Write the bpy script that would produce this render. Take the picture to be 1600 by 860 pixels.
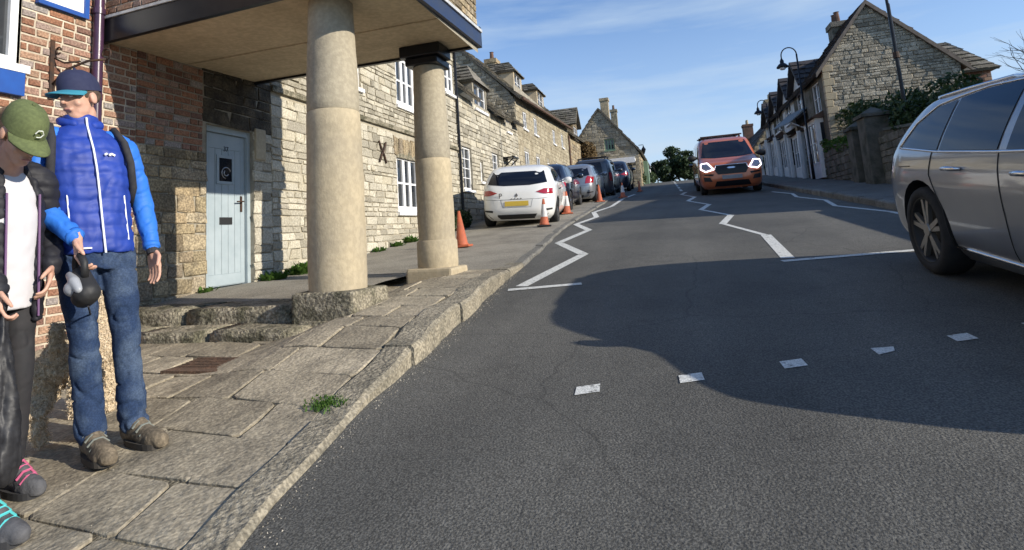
import bpy, bmesh, math, random
from mathutils import Vector, Matrix, noise
random.seed(11)
V = Vector
sc = bpy.context.scene
for o in list(bpy.data.objects):
    bpy.data.objects.remove(o)
COL = sc.collection

# ---------------------------------------------------------------- camera
CAMZ = 1.05
TH, PI_, RHO, FPX = math.radians(-15.63), math.radians(7.5), 0.07, 860.0
cF = V((math.sin(TH)*math.cos(PI_), math.cos(TH)*math.cos(PI_), math.sin(PI_)))
cR0 = V((math.cos(TH), -math.sin(TH), 0)); cU0 = cR0.cross(cF)
cR = math.cos(RHO)*cR0 - math.sin(RHO)*cU0
cU = math.sin(RHO)*cR0 + math.cos(RHO)*cU0
cd = bpy.data.cameras.new('camera'); cam = bpy.data.objects.new('camera', cd); COL.objects.link(cam)
m = Matrix((cR, cU, -cF)).transposed().to_4x4(); m.translation = V((0, 0, CAMZ)); cam.matrix_world = m
cd.sensor_fit = 'HORIZONTAL'; cd.sensor_width = 36; cd.lens = 36*FPX/1600
cd.shift_y = -(430-246.03)/1600; cd.clip_start = 0.05; cd.clip_end = 3000
sc.camera = cam

# ---------------------------------------------------------------- sun and sky
SUN = V((-1.0, 0.17, -0.43)).normalized()
ld = bpy.data.lights.new('sun', 'SUN'); ld.energy = 5.0; ld.angle = math.radians(0.5); ld.color = (1.0, 0.92, 0.79)
lo = bpy.data.objects.new('sun', ld); COL.objects.link(lo); lo.location = (30, -5, 25)
lo.rotation_euler = SUN.to_track_quat('-Z', 'Y').to_euler()
w = bpy.data.worlds.new('World'); sc.world = w; w.use_nodes = True
nt = w.node_tree; nt.nodes.clear()
def wn(t): return nt.nodes.new(t)
out = wn('ShaderNodeOutputWorld'); bg = wn('ShaderNodeBackground'); sky = wn('ShaderNodeTexSky')
sky.sky_type = 'NISHITA'; sky.sun_disc = False
sky.sun_elevation = math.asin(-SUN.z); sky.sun_rotation = math.atan2(-SUN.x, -SUN.y)
sky.air_density = 1.0; sky.dust_density = 0.1; sky.ozone_density = 4.5
bg.inputs['Strength'].default_value = 0.13
tc = wn('ShaderNodeTexCoord'); mp = wn('ShaderNodeMapping'); mp.inputs['Scale'].default_value = (1.1, 1.4, 8.0)
nz = wn('ShaderNodeTexNoise'); nz.inputs['Scale'].default_value = 1.5; nz.inputs['Detail'].default_value = 6; nz.inputs['Roughness'].default_value = 0.55
rp = wn('ShaderNodeValToRGB'); rp.color_ramp.elements[0].position = 0.46; rp.color_ramp.elements[1].position = 0.78
sep = wn('ShaderNodeSeparateXYZ'); mr = wn('ShaderNodeMapRange')
mr.inputs['From Min'].default_value = 0.0; mr.inputs['From Max'].default_value = 0.44; mr.inputs['To Min'].default_value = 0.8; mr.inputs['To Max'].default_value = 0.0
add = wn('ShaderNodeMath'); add.operation = 'ADD'; add.use_clamp = True
tn = wn('ShaderNodeMixRGB'); tn.blend_type = 'MULTIPLY'; tn.inputs['Fac'].default_value = 1; tn.inputs['Color2'].default_value = (1.0, 1.12, 1.26, 1)
mx = wn('ShaderNodeMixRGB'); mx.inputs['Color2'].default_value = (3.7, 4.6, 5.6, 1)
ml = wn('ShaderNodeMath'); ml.operation = 'MULTIPLY'; ml.inputs[1].default_value = 0.75
L = nt.links.new
L(tc.outputs['Generated'], mp.inputs['Vector']); L(mp.outputs['Vector'], nz.inputs['Vector']); L(nz.outputs['Fac'], rp.inputs['Fac'])
L(tc.outputs['Generated'], sep.inputs[0]); L(sep.outputs['Z'], mr.inputs['Value'])
L(rp.outputs['Color'], ml.inputs[0]); L(ml.outputs[0], add.inputs[0]); L(mr.outputs[0], add.inputs[1])
L(add.outputs[0], mx.inputs['Fac']); L(sky.outputs[0], tn.inputs['Color1']); L(tn.outputs[0], mx.inputs['Color1']); L(mx.outputs[0], bg.inputs['Color']); L(bg.outputs[0], out.inputs['Surface'])
sc.view_settings.view_transform = 'Standard'; sc.view_settings.look = 'None'; sc.view_settings.gamma = 1
sc.view_settings.exposure = 0.3
sc.cycles.max_bounces = 6

# ---------------------------------------------------------------- materials
def M(name, col, col2=None, rough=0.85, nscale=4.0, ncon=(0.35, 0.65), bump=0.0, bscale=60.0, bdist=0.01, rnd=0.0, ramp=None,
      metal=0.0, coat=0.0, spec=0.5, emit=0.0, speck=None, transl=0.0, stretch=None, bump2=0.0, b2scale=8.0):
    m = bpy.data.materials.new(name); m.use_nodes = True
    t = m.node_tree; N = t.nodes; K = t.links.new
    b = N['Principled BSDF']
    b.inputs['Roughness'].default_value = rough; b.inputs['Metallic'].default_value = metal
    b.inputs['Coat Weight'].default_value = coat; b.inputs['Coat Roughness'].default_value = 0.06
    b.inputs['Specular IOR Level'].default_value = spec
    geo = N.new('ShaderNodeNewGeometry'); pos = geo.outputs['Position']
    if stretch:
        mpn = N.new('ShaderNodeMapping'); mpn.inputs['Scale'].default_value = stretch; K(pos, mpn.inputs['Vector']); pos = mpn.outputs['Vector']
    c = N.new('ShaderNodeRGB'); c.outputs[0].default_value = (*col, 1); cur = c.outputs[0]
    r = None
    if rnd or ramp:
        oi = N.new('ShaderNodeObjectInfo'); ad = N.new('ShaderNodeMath'); ad.operation = 'ADD'
        K(oi.outputs['Random'], ad.inputs[0]); K(geo.outputs['Random Per Island'], ad.inputs[1])
        fr = N.new('ShaderNodeMath'); fr.operation = 'FRACT'; K(ad.outputs[0], fr.inputs[0]); r = fr.outputs[0]
    if ramp:
        cr = N.new('ShaderNodeValToRGB'); e = cr.color_ramp.elements
        while len(e) < len(ramp): e.new(0.5)
        for i, q in enumerate(ramp):
            e[i].position = i/(len(ramp)-1); e[i].color = (*q, 1)
        K(r, cr.inputs['Fac']); cur = cr.outputs['Color']
    if col2:
        n = N.new('ShaderNodeTexNoise'); n.inputs['Scale'].default_value = nscale; n.inputs['Detail'].default_value = 5; n.inputs['Roughness'].default_value = 0.6
        K(pos, n.inputs['Vector'])
        q = N.new('ShaderNodeMapRange'); q.inputs['From Min'].default_value = ncon[0]; q.inputs['From Max'].default_value = ncon[1]; K(n.outputs['Fac'], q.inputs['Value'])
        mm = N.new('ShaderNodeMixRGB'); K(q.outputs[0], mm.inputs['Fac']); K(cur, mm.inputs['Color1']); mm.inputs['Color2'].default_value = (*col2, 1); cur = mm.outputs[0]
    if speck:
        n = N.new('ShaderNodeTexNoise'); n.inputs['Scale'].default_value = speck[1]; n.inputs['Detail'].default_value = 3; K(pos, n.inputs['Vector'])
        q = N.new('ShaderNodeMapRange'); q.inputs['From Min'].default_value = 0.42; q.inputs['From Max'].default_value = 0.62
        q.inputs['To Min'].default_value = 1-speck[0]; q.inputs['To Max'].default_value = 1+speck[0]; K(n.outputs['Fac'], q.inputs['Value'])
        mm = N.new('ShaderNodeMixRGB'); mm.blend_type = 'MULTIPLY'; mm.inputs['Fac'].default_value = 1; K(cur, mm.inputs['Color1']); K(q.outputs[0], mm.inputs['Color2']); cur = mm.outputs[0]
    if rnd:
        q = N.new('ShaderNodeMapRange'); q.inputs['To Min'].default_value = 1-rnd; q.inputs['To Max'].default_value = 1+rnd; K(r, q.inputs['Value'])
        mm = N.new('ShaderNodeMixRGB'); mm.blend_type = 'MULTIPLY'; mm.inputs['Fac'].default_value = 1; K(cur, mm.inputs['Color1']); K(q.outputs[0], mm.inputs['Color2']); cur = mm.outputs[0]
    K(cur, b.inputs['Base Color'])
    if emit:
        K(cur, b.inputs['Emission Color']); b.inputs['Emission Strength'].default_value = emit
    if transl:
        b.inputs['Subsurface Weight'].default_value = 0
        tr = N.new('ShaderNodeBsdfTranslucent'); K(cur, tr.inputs['Color']); ms = N.new('ShaderNodeMixShader'); ms.inputs[0].default_value = transl
        K(b.outputs[0], ms.inputs[1]); K(tr.outputs[0], ms.inputs[2]); K(ms.outputs[0], N['Material Output'].inputs['Surface'])
    last = None
    for amt, scl, dist in ((bump2, b2scale, bdist*5), (bump, bscale, bdist)):
        if amt:
            n = N.new('ShaderNodeTexNoise'); n.inputs['Scale'].default_value = scl; n.inputs['Detail'].default_value = 4; K(pos, n.inputs['Vector'])
            bn = N.new('ShaderNodeBump'); bn.inputs['Strength'].default_value = amt; bn.inputs['Distance'].default_value = dist
            K(n.outputs['Fac'], bn.inputs['Height'])
            if last: K(last, bn.inputs['Normal'])
            last = bn.outputs[0]
    if last: K(last, b.inputs['Normal'])
    return m

asphalt = M('asphalt', (.122, .117, .102), (.09, .087, .077), rough=.85, nscale=.55, ncon=(.4, .6), speck=(.38, 120), bump=.65, bscale=110, bdist=.01, spec=.35)
def add_wear(m):
    t = m.node_tree; N = t.nodes; K = t.links.new; b = N['Principled BSDF']; src = b.inputs['Base Color'].links[0].from_socket
    geo = N.new('ShaderNodeNewGeometry')
    def mul(src, fac_socket, lo, hi, a, c):
        q = N.new('ShaderNodeMapRange'); q.inputs['From Min'].default_value = lo; q.inputs['From Max'].default_value = hi; q.inputs['To Min'].default_value = a; q.inputs['To Max'].default_value = c
        K(fac_socket, q.inputs['Value']); mm = N.new('ShaderNodeMixRGB'); mm.blend_type = 'MULTIPLY'; mm.inputs['Fac'].default_value = 1; K(src, mm.inputs['Color1']); K(q.outputs[0], mm.inputs['Color2']); return mm.outputs[0]
    mp = N.new('ShaderNodeMapping'); mp.inputs['Scale'].default_value = (1.5, .09, 1); K(geo.outputs['Position'], mp.inputs['Vector'])
    n = N.new('ShaderNodeTexNoise'); n.inputs['Scale'].default_value = 1.0; n.inputs['Detail'].default_value = 3; K(mp.outputs[0], n.inputs['Vector']); src = mul(src, n.outputs['Fac'], .35, .65, .86, 1.12)
    n = N.new('ShaderNodeTexNoise'); n.inputs['Scale'].default_value = 3.1; n.inputs['Detail'].default_value = 6; n.inputs['Roughness'].default_value = .7; K(geo.outputs['Position'], n.inputs['Vector']); src = mul(src, n.outputs['Fac'], .56, .66, 1.0, .84)
    nd = N.new('ShaderNodeTexNoise'); nd.inputs['Scale'].default_value = 2.0; K(geo.outputs['Position'], nd.inputs['Vector'])
    mv = N.new('ShaderNodeMixRGB'); mv.inputs['Fac'].default_value = .22; K(geo.outputs['Position'], mv.inputs['Color1']); K(nd.outputs['Color'], mv.inputs['Color2'])
    vo = N.new('ShaderNodeTexVoronoi'); vo.feature = 'DISTANCE_TO_EDGE'; vo.inputs['Scale'].default_value = .55; K(mv.outputs[0], vo.inputs['Vector']); src = mul(src, vo.outputs['Distance'], .001, .005, .76, 1.0)
    K(src, b.inputs['Base Color'])
add_wear(asphalt)
pave_shade = M('shaded_pavement_tarmac', (.17, .165, .15), (.12, .115, .105), rough=.92, nscale=1.3, speck=(.35, 90), bump=.6, bscale=120, bdist=.01, spec=.25)  # darker copy of the pavement tarmac, right side's shade put into its colour
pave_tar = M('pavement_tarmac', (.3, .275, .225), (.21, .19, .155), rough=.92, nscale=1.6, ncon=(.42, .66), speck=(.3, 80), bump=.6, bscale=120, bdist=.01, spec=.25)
flag = M('flagstone', (.36, .31, .225), (.22, .19, .14), rough=.9, nscale=3.2, ncon=(.42, .68), speck=(.22, 60), bump=.45, bscale=55, bdist=.014, rnd=.18, spec=.25, bump2=.3, b2scale=9)
joint = M('joint_dirt', (.24, .21, .155), (.15, .13, .09), rough=1, nscale=9, bump=.8, bscale=60, bdist=.02, speck=(.4, 70), spec=.1)
kerbm = M('kerb_stone', (.29, .255, .19), (.16, .145, .11), rough=.9, nscale=5, ncon=(.42, .7), speck=(.3, 60), bump=.9, bscale=40, bdist=.02, rnd=.15, spec=.25)
mossy = M('mossy_step_stone', (.31, .275, .205), (.12, .112, .075), rough=.95, nscale=6, ncon=(.4, .62), speck=(.35, 50), bump=1, bscale=30, bdist=.03, rnd=.12, spec=.2)
columnm = M('column_limestone', (.45, .375, .25), (.33, .285, .21), rough=.9, nscale=1.7, ncon=(.4, .75), speck=(.07, 26), bump=.35, bscale=60, bdist=.008, spec=.25, stretch=(1, 1, .75))
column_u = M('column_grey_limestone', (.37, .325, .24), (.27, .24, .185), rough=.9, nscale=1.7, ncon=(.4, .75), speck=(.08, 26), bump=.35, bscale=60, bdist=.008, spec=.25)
rubble_r = [(.2, .17, .115), (.34, .295, .21), (.45, .395, .29), (.27, .24, .185), (.5, .45, .345), (.39, .33, .225), (.32, .29, .23)]
rubble = M('rubble_limestone', (.4, .36, .28), (.16, .145, .115), rough=.92, nscale=5, ncon=(.5, .8), speck=(.28, 40), bump=.9, bscale=32, bdist=.02, ramp=rubble_r, rnd=.08, spec=.2)
ochre_r = [(.19, .15, .1), (.33, .27, .17), (.4, .31, .19), (.22, .18, .13), (.44, .37, .26), (.3, .24, .15)]
ochre = M('ochre_ironstone_rubble', (.34, .28, .18), (.13, .11, .08), rough=.93, nscale=5, ncon=(.48, .75), speck=(.3, 45), bump=1, bscale=30, bdist=.022, ramp=ochre_r, rnd=.1, spec=.2)
mortar = M('lime_mortar', (.36, .33, .265), (.25, .225, .18), rough=.95, nscale=8, bump=.7, bscale=70, bdist=.012, spec=.15)
mortar_w = M('pale_pointing', (.62, .55, .44), (.42, .36, .28), rough=.95, nscale=7, bump=.6, bscale=70, bdist=.012, spec=.15)
brick_r = [(.2, .1, .07), (.27, .135, .085), (.33, .165, .1), (.16, .09, .072), (.38, .24, .16), (.23, .125, .092), (.27, .25, .235), (.3, .15, .095)]
brickm = M('old_red_brick', (.3, .14, .08), (.36, .27, .2), rough=.9, nscale=7, ncon=(.55, .9), speck=(.25, 60), bump=.7, bscale=70, bdist=.008, ramp=brick_r, rnd=.1, spec=.2)
tile_r = [(.13, .115, .09), (.19, .17, .135), (.1, .09, .075), (.22, .2, .165), (.15, .14, .12)]
stone_tile = M('stone_roof_tile', (.17, .15, .12), (.09, .09, .06), rough=.95, nscale=4, ncon=(.5, .75), speck=(.3, 30), bump=.7, bscale=30, bdist=.02, ramp=tile_r, rnd=.1, spec=.2)
slate = M('dark_slate', (.055, .05, .05), (.035, .033, .035), rough=.7, nscale=3, bump=.4, bscale=20, ramp=[(.04, .037, .038), (.07, .06, .058), (.05, .046, .046)], spec=.3)
clay = M('clay_tile', (.16, .09, .065), (.09, .065, .05), rough=.9, nscale=4, ramp=[(.12, .075, .058), (.19, .105, .075), (.15, .09, .07)], bump=.4, bscale=30, spec=.2)
white_p = M('white_paint', (.8, .8, .8), (.7, .7, .69), rough=.5, nscale=6, spec=.4)
white_wall = M('white_render', (.7, .7, .68), (.55, .55, .52), rough=.85, nscale=2.5, bump=.3, bscale=50)
plaster = M('soffit_plaster', (.58, .48, .33), (.46, .375, .25), rough=.9, nscale=2.0, ncon=(.4, .7), bump=.35, bscale=40, bdist=.006, speck=(.08, 20), spec=.2)
black_p = M('black_paint', (.008, .009, .012), (.014, .014, .016), rough=.3, nscale=10, spec=.3)
navy_p = M('navy_fascia_paint', (.02, .035, .085), (.03, .04, .07), rough=.45, nscale=8, spec=.4)
blue_p = M('bright_blue_paint', (.02, .09, .36), (.02, .075, .3), rough=.4, nscale=8, spec=.4)
plum_p = M('plum_pipe_paint', (.06, .025, .06), (.04, .02, .04), rough=.3, nscale=9, spec=.5)
iron = M('wrought_iron', (.03, .022, .02), (.07, .035, .02), rough=.7, nscale=20, spec=.3)
door_p = M('grey_blue_door_paint', (.36, .42, .45), (.31, .37, .4), rough=.5, nscale=5, spec=.4)
glass = M('window_glass', (.02, .024, .03), (.05, .055, .06), rough=.04, nscale=1.2, spec=.7)
tint = M('tinted_glass', (.006, .008, .016), None, rough=.03, spec=.45)
white_pt = M('worn_road_paint', (.6, .6, .56), (.13, .13, .12), rough=.8, nscale=26, ncon=(.57, .68), speck=(.2, 110), bump=.4, bscale=110, bdist=.008, spec=.3)
rust = M('rusty_iron', (.17, .1, .065), (.1, .07, .05), rough=.85, nscale=14, speck=(.3, 70), bump=.6, bscale=80, spec=.3)
green_p = M('sage_paint', (.2, .3, .2), (.17, .26, .18), rough=.5, spec=.4)
grass_m = M('verge_leaf', (.06, .13, .02), rough=.6, ramp=[(.04, .1, .015), (.09, .17, .03), (.06, .12, .02)], transl=.3, spec=.3)
ivy_m = M('ivy_leaf', (.03, .06, .015), rough=.5, ramp=[(.018, .04, .012), (.035, .065, .018), (.06, .085, .025)], transl=.2, spec=.35)
pine_m = M('evergreen_leaf', (.03, .055, .02), rough=.6, ramp=[(.016, .035, .014), (.035, .06, .022), (.05, .075, .03)], transl=.2, spec=.3)
strawm = M('dry_climber_twig', (.2, .14, .07), rough=.9, ramp=[(.12, .085, .045), (.24, .17, .09), (.17, .12, .06)], transl=.2, spec=.2)
bark = M('bark', (.09, .075, .06), (.05, .042, .035), rough=.95, nscale=20, bump=.7, bscale=40, spec=.2)
tyre_m = M('tyre_rubber', (.018, .018, .019), (.03, .03, .03), rough=.85, nscale=12, spec=.3)
alloy = M('alloy_rim', (.42, .42, .43), None, rough=.3, metal=.9)
dark_plastic = M('black_plastic', (.02, .02, .021), None, rough=.6, spec=.4)
chrome = M('satin_chrome', (.7, .7, .72), None, rough=.18, metal=1)
red_l = M('tail_lamp_red', (.32, .012, .02), None, rough=.1, coat=1)
clear_l = M('clear_lamp', (.75, .75, .78), None, rough=.08, coat=1)
orange_c = M('cone_orange', (.5, .125, .055), (.36, .105, .055), rough=.6, nscale=9, spec=.35)
white_c = M('cone_sleeve', (.72, .7, .68), (.5, .48, .46), rough=.5, nscale=9, spec=.4)
plate_y = M('yellow_plate', (.62, .43, .05), (.5, .36, .07), rough=.5, nscale=3)
plate_w = M('white_plate', (.3, .3, .3), (.22, .22, .23), rough=.5, nscale=3)
def paint(n, c, rough=.28, metal=.35, coat=.8): return M(n, c, tuple(x*.86 for x in c), rough=rough, nscale=2.5, metal=metal, coat=coat)

# ---------------------------------------------------------------- helpers
SL = 0.09
def gz(y):
    if y <= 38: return SL*y
    if y <= 60:
        q = (y-38)/22; return 3.42 + SL*(22*(q - q*q/2)) - .0*q
    return 3.42 + SL*11
def seg(pts, y):
    if y <= pts[0][0]: return pts[0][1]
    for (a, b), (c, d) in zip(pts, pts[1:]):
        if y <= c: return b + (d-b)*(y-a)/(c-a)
    return pts[-1][1]
KERB = [(-30, -1.05), (-2, -1.1), (0, -1.22), (1.51, -1.37), (1.92, -1.46), (2.45, -1.54), (4, -1.63), (5.7, -1.76), (6.9, -1.82), (11.5, -2.12), (22, -2.2), (45, -2.1), (80, -2.1)]
def kx(y): return seg(KERB, y)
def po(y, x=-1.9):
    h = seg([(2.3, .018), (3.5, .15), (5.2, .14), (6.4, .05), (8, .035), (90, .035)], y)
    if y < 6.1 and x < -2.4:
        q = min(1, max(0, (x+3.0)/.6)); h = .018+(h-.018)*q*q*(3-2*q)
    return h
def tag(o, label=None, cat=None, group=None, kind=None):
    if label: o['label'] = label
    if cat: o['category'] = cat
    if group: o['group'] = group
    if kind: o['kind'] = kind
    return o
def thing(name, label, cat, loc=(0, 0, 0), rz=0.0, group=None, mat4=None):
    o = bpy.data.objects.new(name, None); COL.objects.link(o); o.empty_display_size = .2
    if mat4 is not None: o.matrix_basis = mat4
    else: o.location = loc; o.rotation_euler = (0, 0, rz)
    return tag(o, label, cat, group)
def wm(o):
    if o.parent: return wm(o.parent) @ o.matrix_parent_inverse @ o.matrix_basis
    return o.matrix_basis.copy()
def par(o, p, world=True):
    o.parent = p
    if world: o.matrix_parent_inverse = wm(p).inverted()
def link(name, me, parent=None, world=True):
    o = bpy.data.objects.new(name, me); COL.objects.link(o)
    if parent is not None: par(o, parent, world)
    return o
class MB:
    def __init__(s): s.v = []; s.f = []; s.mi = []
    def add(s, vs, fs, mi=0):
        n = len(s.v); s.v += [tuple(v) for v in vs]; s.f += [tuple(n+i for i in f) for f in fs]; s.mi += [mi]*len(fs)
    def box(s, lo, hi, mi=0, M4=None):
        (a, b, c), (d, e, f) = lo, hi
        vs = [V((x, y, z)) for x in (a, d) for y in (b, e) for z in (c, f)]
        if M4: vs = [M4 @ v for v in vs]
        s.add(vs, [(0, 1, 3, 2), (4, 6, 7, 5), (0, 4, 5, 1), (2, 3, 7, 6), (0, 2, 6, 4), (1, 5, 7, 3)], mi)
    def obox(s, O, U, N, u0, u1, n0, n1, v0, v1, mi=0):
        vs = [O+U*u+N*n+V((0, 0, v)) for u in (u0, u1) for n in (n0, n1) for v in (v0, v1)]
        s.add(vs, [(0, 1, 3, 2), (4, 6, 7, 5), (0, 4, 5, 1), (2, 3, 7, 6), (0, 2, 6, 4), (1, 5, 7, 3)], mi)
    def prism(s, poly, a, b, mi=0):   # poly: list of Vectors, extruded by vector from a to b
        n = len(poly); vs = [p+a for p in poly]+[p+b for p in poly]
        s.add(vs, [tuple(range(n))[::-1], tuple(range(n, 2*n))]+[(i, (i+1) % n, n+(i+1) % n, n+i) for i in range(n)], mi)
    def tube(s, pts, r, seg=8, cap=True, mi=0):
        pts = [V(p) for p in pts]; n = len(pts); rr = r if isinstance(r, (list, tuple)) else [r]*n
        base = len(s.v); up = None
        for i, p in enumerate(pts):
            t = (pts[min(i+1, n-1)]-pts[max(i-1, 0)]).normalized()
            if up is None:
                up = t.orthogonal().normalized()
            else:
                up = (up - t*up.dot(t)).normalized()
            b = t.cross(up)
            for k in range(seg):
                a = 2*math.pi*k/seg; s.v.append(tuple(p+(up*math.cos(a)+b*math.sin(a))*rr[i]))
        for i in range(n-1):
            for k in range(seg):
                q = base+i*seg; s.f.append((q+k, q+(k+1) % seg, q+seg+(k+1) % seg, q+seg+k)); s.mi.append(mi)
        if cap:
            s.f.append(tuple(base+k for k in range(seg))[::-1]); s.f.append(tuple(base+(n-1)*seg+k for k in range(seg))); s.mi += [mi, mi]
    def lathe(s, prof, c=(0, 0, 0), seg=24, axis='z', mi=0, cap=True):
        base = len(s.v); c = V(c)
        for (r, h) in prof:
            for k in range(seg):
                a = 2*math.pi*k/seg; x, y = r*math.cos(a), r*math.sin(a)
                s.v.append(tuple(c+(V((x, y, h)) if axis == 'z' else V((h, x, y)))))
        for i in range(len(prof)-1):
            for k in range(seg):
                q = base+i*seg; s.f.append((q+k, q+(k+1) % seg, q+seg+(k+1) % seg, q+seg+k)); s.mi.append(mi)
        if cap:
            s.f.append(tuple(base+k for k in range(seg))[::-1]); s.f.append(tuple(base+(len(prof)-1)*seg+k for k in range(seg))); s.mi += [mi, mi]
    def mesh(s, name, mats, smooth=False):
        me = bpy.data.meshes.new(name); me.from_pydata(s.v, [], s.f)
        for mt in (mats if isinstance(mats, (list, tuple)) else [mats]): me.materials.append(mt)
        if any(s.mi): me.polygons.foreach_set('material_index', s.mi)
        if smooth: me.polygons.foreach_set('use_smooth', [True]*len(me.polygons))
        me.update(); return me
    def build(s, name, mats, parent=None, smooth=False, world=True, bevel=0, bseg=2):
        if bevel: return self_bevel(s, name, mats, parent, world, bevel, bseg)
        return link(name, s.mesh(name, mats, smooth), parent, world)
def self_bevel(mb, name, mats, parent, world, bevel, bseg):
    me = mb.mesh(name, mats); bm = bmesh.new(); bm.from_mesh(me)
    bmesh.ops.recalc_face_normals(bm, faces=bm.faces)
    es = [e for e in bm.edges if len(e.link_faces) == 2 and e.calc_face_angle(0) > .5]
    bmesh.ops.bevel(bm, geom=es, offset=bevel, segments=bseg, affect='EDGES', profile=.6)
    bm.to_mesh(me); bm.free()
    return link(name, me, parent, world)
def smooth_by_angle(o, deg=35):
    me = o.data; me.polygons.foreach_set('use_smooth', [True]*len(me.polygons))
    try: me.set_sharp_from_angle(angle=math.radians(deg))
    except Exception: pass
def pix(p):   # rough size test for choosing which pieces become single parts
    d = V(p)-V((0, 0, CAMZ)); z = d.dot(cF)
    if z < .1: return None
    return 800+FPX*d.dot(cR)/z, 246-FPX*d.dot(cU)/z, z
def text_mesh(name, body, size, M4, mat, parent, world=True, extrude=.002):
    cu = bpy.data.curves.new(name, 'FONT'); cu.body = body; cu.size = size; cu.extrude = extrude; cu.align_x = 'CENTER'; cu.align_y = 'CENTER'
    t = bpy.data.objects.new(name+'_tmp', cu); COL.objects.link(t)
    dg = bpy.context.evaluated_depsgraph_get(); me = bpy.data.meshes.new_from_object(t.evaluated_get(dg))
    bpy.data.objects.remove(t); bpy.data.curves.remove(cu)
    me.transform(M4); me.materials.clear(); me.materials.append(mat); me.name = name
    return link(name, me, parent, world)

# ---- masonry: single stones and bricks
def stone_var(seed, jit, inset=.10):
    rr = random.Random(seed); q = lambda a: rr.uniform(-a, a)
    c = [(-.5, -.5), (.5, -.5), (.5, .5), (-.5, .5)]
    a = [(x+q(jit), y+q(jit)) for x, y in c]
    b = [(x*(1-2*inset*.6)+q(jit*.6), y*(1-2*inset)+q(jit*.6)) for x, y in a]
    vs = [(x, 0, z) for x, z in a]+[(x, .62+q(.12), z) for x, z in a]+[(x, 1+q(.15), z) for x, z in b]
    fs = [(8, 9, 10, 11)]+[(i, (i+1) % 4, 4+(i+1) % 4, 4+i) for i in range(4)]+[(4+i, 4+(i+1) % 4, 8+(i+1) % 4, 8+i) for i in range(4)]
    return vs, fs
VAR = {'rubble': [stone_var(i, .095) for i in range(14)], 'brick': [stone_var(40+i, .022, .06) for i in range(6)]}
VMESH = {}
def vmesh(kind, i, mat):
    k = (kind, i, mat.name)
    if k not in VMESH:
        me = bpy.data.meshes.new('brick' if kind == 'brick' else 'stone'); me.from_pydata(VAR[kind][i][0], [], VAR[kind][i][1]); me.materials.append(mat); VMESH[k] = me
    return VMESH[k]
def masonry(wall, O, U, N, u0, u1, v0, v1, mat, kind='rubble', ch=(.09, .16), ln=(.14, .38), holes=(), lim=None, gap=.014, depth=.03,
            nmax=200, piece='stone', seed=1, minpx=9):
    rr = random.Random(seed); O, U, N = V(O), V(U), V(N); Zv = V((0, 0, 1)); P_ = []
    v = v0; row = 0
    while v < v1-.03:
        h = rr.uniform(*ch); h = min(h, v1-v)
        if v1-v-h < ch[0]*.6: h = v1-v
        a, b = u0, u1
        if lim:
            l0 = lim(v+h); l1 = lim(v); 
            if l0 is None or l1 is None: v += h; continue
            a, b = max(l0[0], l1[0], u0), min(l0[1], l1[1], u1)
        iv = [(a, b)]
        for (ha, hb, va, vb) in holes:
            if v+h > va+.02 and v < vb-.02:
                niv = []
                for (x, y) in iv:
                    if hb <= x or ha >= y: niv.append((x, y)); continue
                    if ha > x: niv.append((x, ha))
                    if hb < y: niv.append((hb, y))
                iv = niv
        for (x, y) in iv:
            if y-x < .03: continue
            p = x; first = True
            while p < y-.001:
                if kind == 'brick': l = ln[0] if ((row+int(p*7)) % 3 == 0 or rr.random() < .25) else ln[1]
                else: l = rr.uniform(*ln)*(1.15 if h > sum(ch)/2 else .9)
                if first and row % 2: l *= .55
                first = False
                if y-p-l < ln[0]*.55: l = y-p
                P_.append((p, p+l, v, v+h)); p += l
        v += h; row += 1
    items = []
    for (a, b, c, d) in P_:
        ctr = O+U*((a+b)/2)+Zv*((c+d)/2); q = pix(ctr); s = 0
        if q and -20 < q[0] < 1620 and -20 < q[1] < 880:
            vd = (V((0, 0, CAMZ))-ctr).normalized(); s = (b-a)*(d-c)*(FPX/q[2])**2*max(.05, vd.dot(N))
        items.append((s, a, b, c, d))
    items.sort(key=lambda t: -t[0])
    nv = len(VAR[kind]); rest = MB()
    for i, (s, a, b, c, d) in enumerate(items):
        k = rr.randrange(nv); wd = max(b-a-gap, .02); ht = max(d-c-gap, .02); dp = depth*rr.uniform(.75, 1.3)
        ctr = O+U*((a+b)/2)+Zv*((c+d)/2)
        if i < nmax and s > minpx*6:
            o = bpy.data.objects.new(piece, vmesh(kind, k, mat)); COL.objects.link(o)
            M4 = Matrix((U*wd, N*dp, Zv*ht)).transposed().to_4x4(); M4.translation = ctr
            o.parent = wall; o.matrix_parent_inverse = wm(wall).inverted(); o.matrix_basis = M4
        else:
            vs, fs = VAR[kind][k]
            rest.add([ctr+U*(x*wd)+N*(y*dp)+Zv*(z*ht) for x, y, z in vs], fs)
    if rest.v:
        r = rest.build('brickwork' if piece == 'brick' else 'stonework', mat, wall); r['kind'] = 'stuff'
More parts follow.
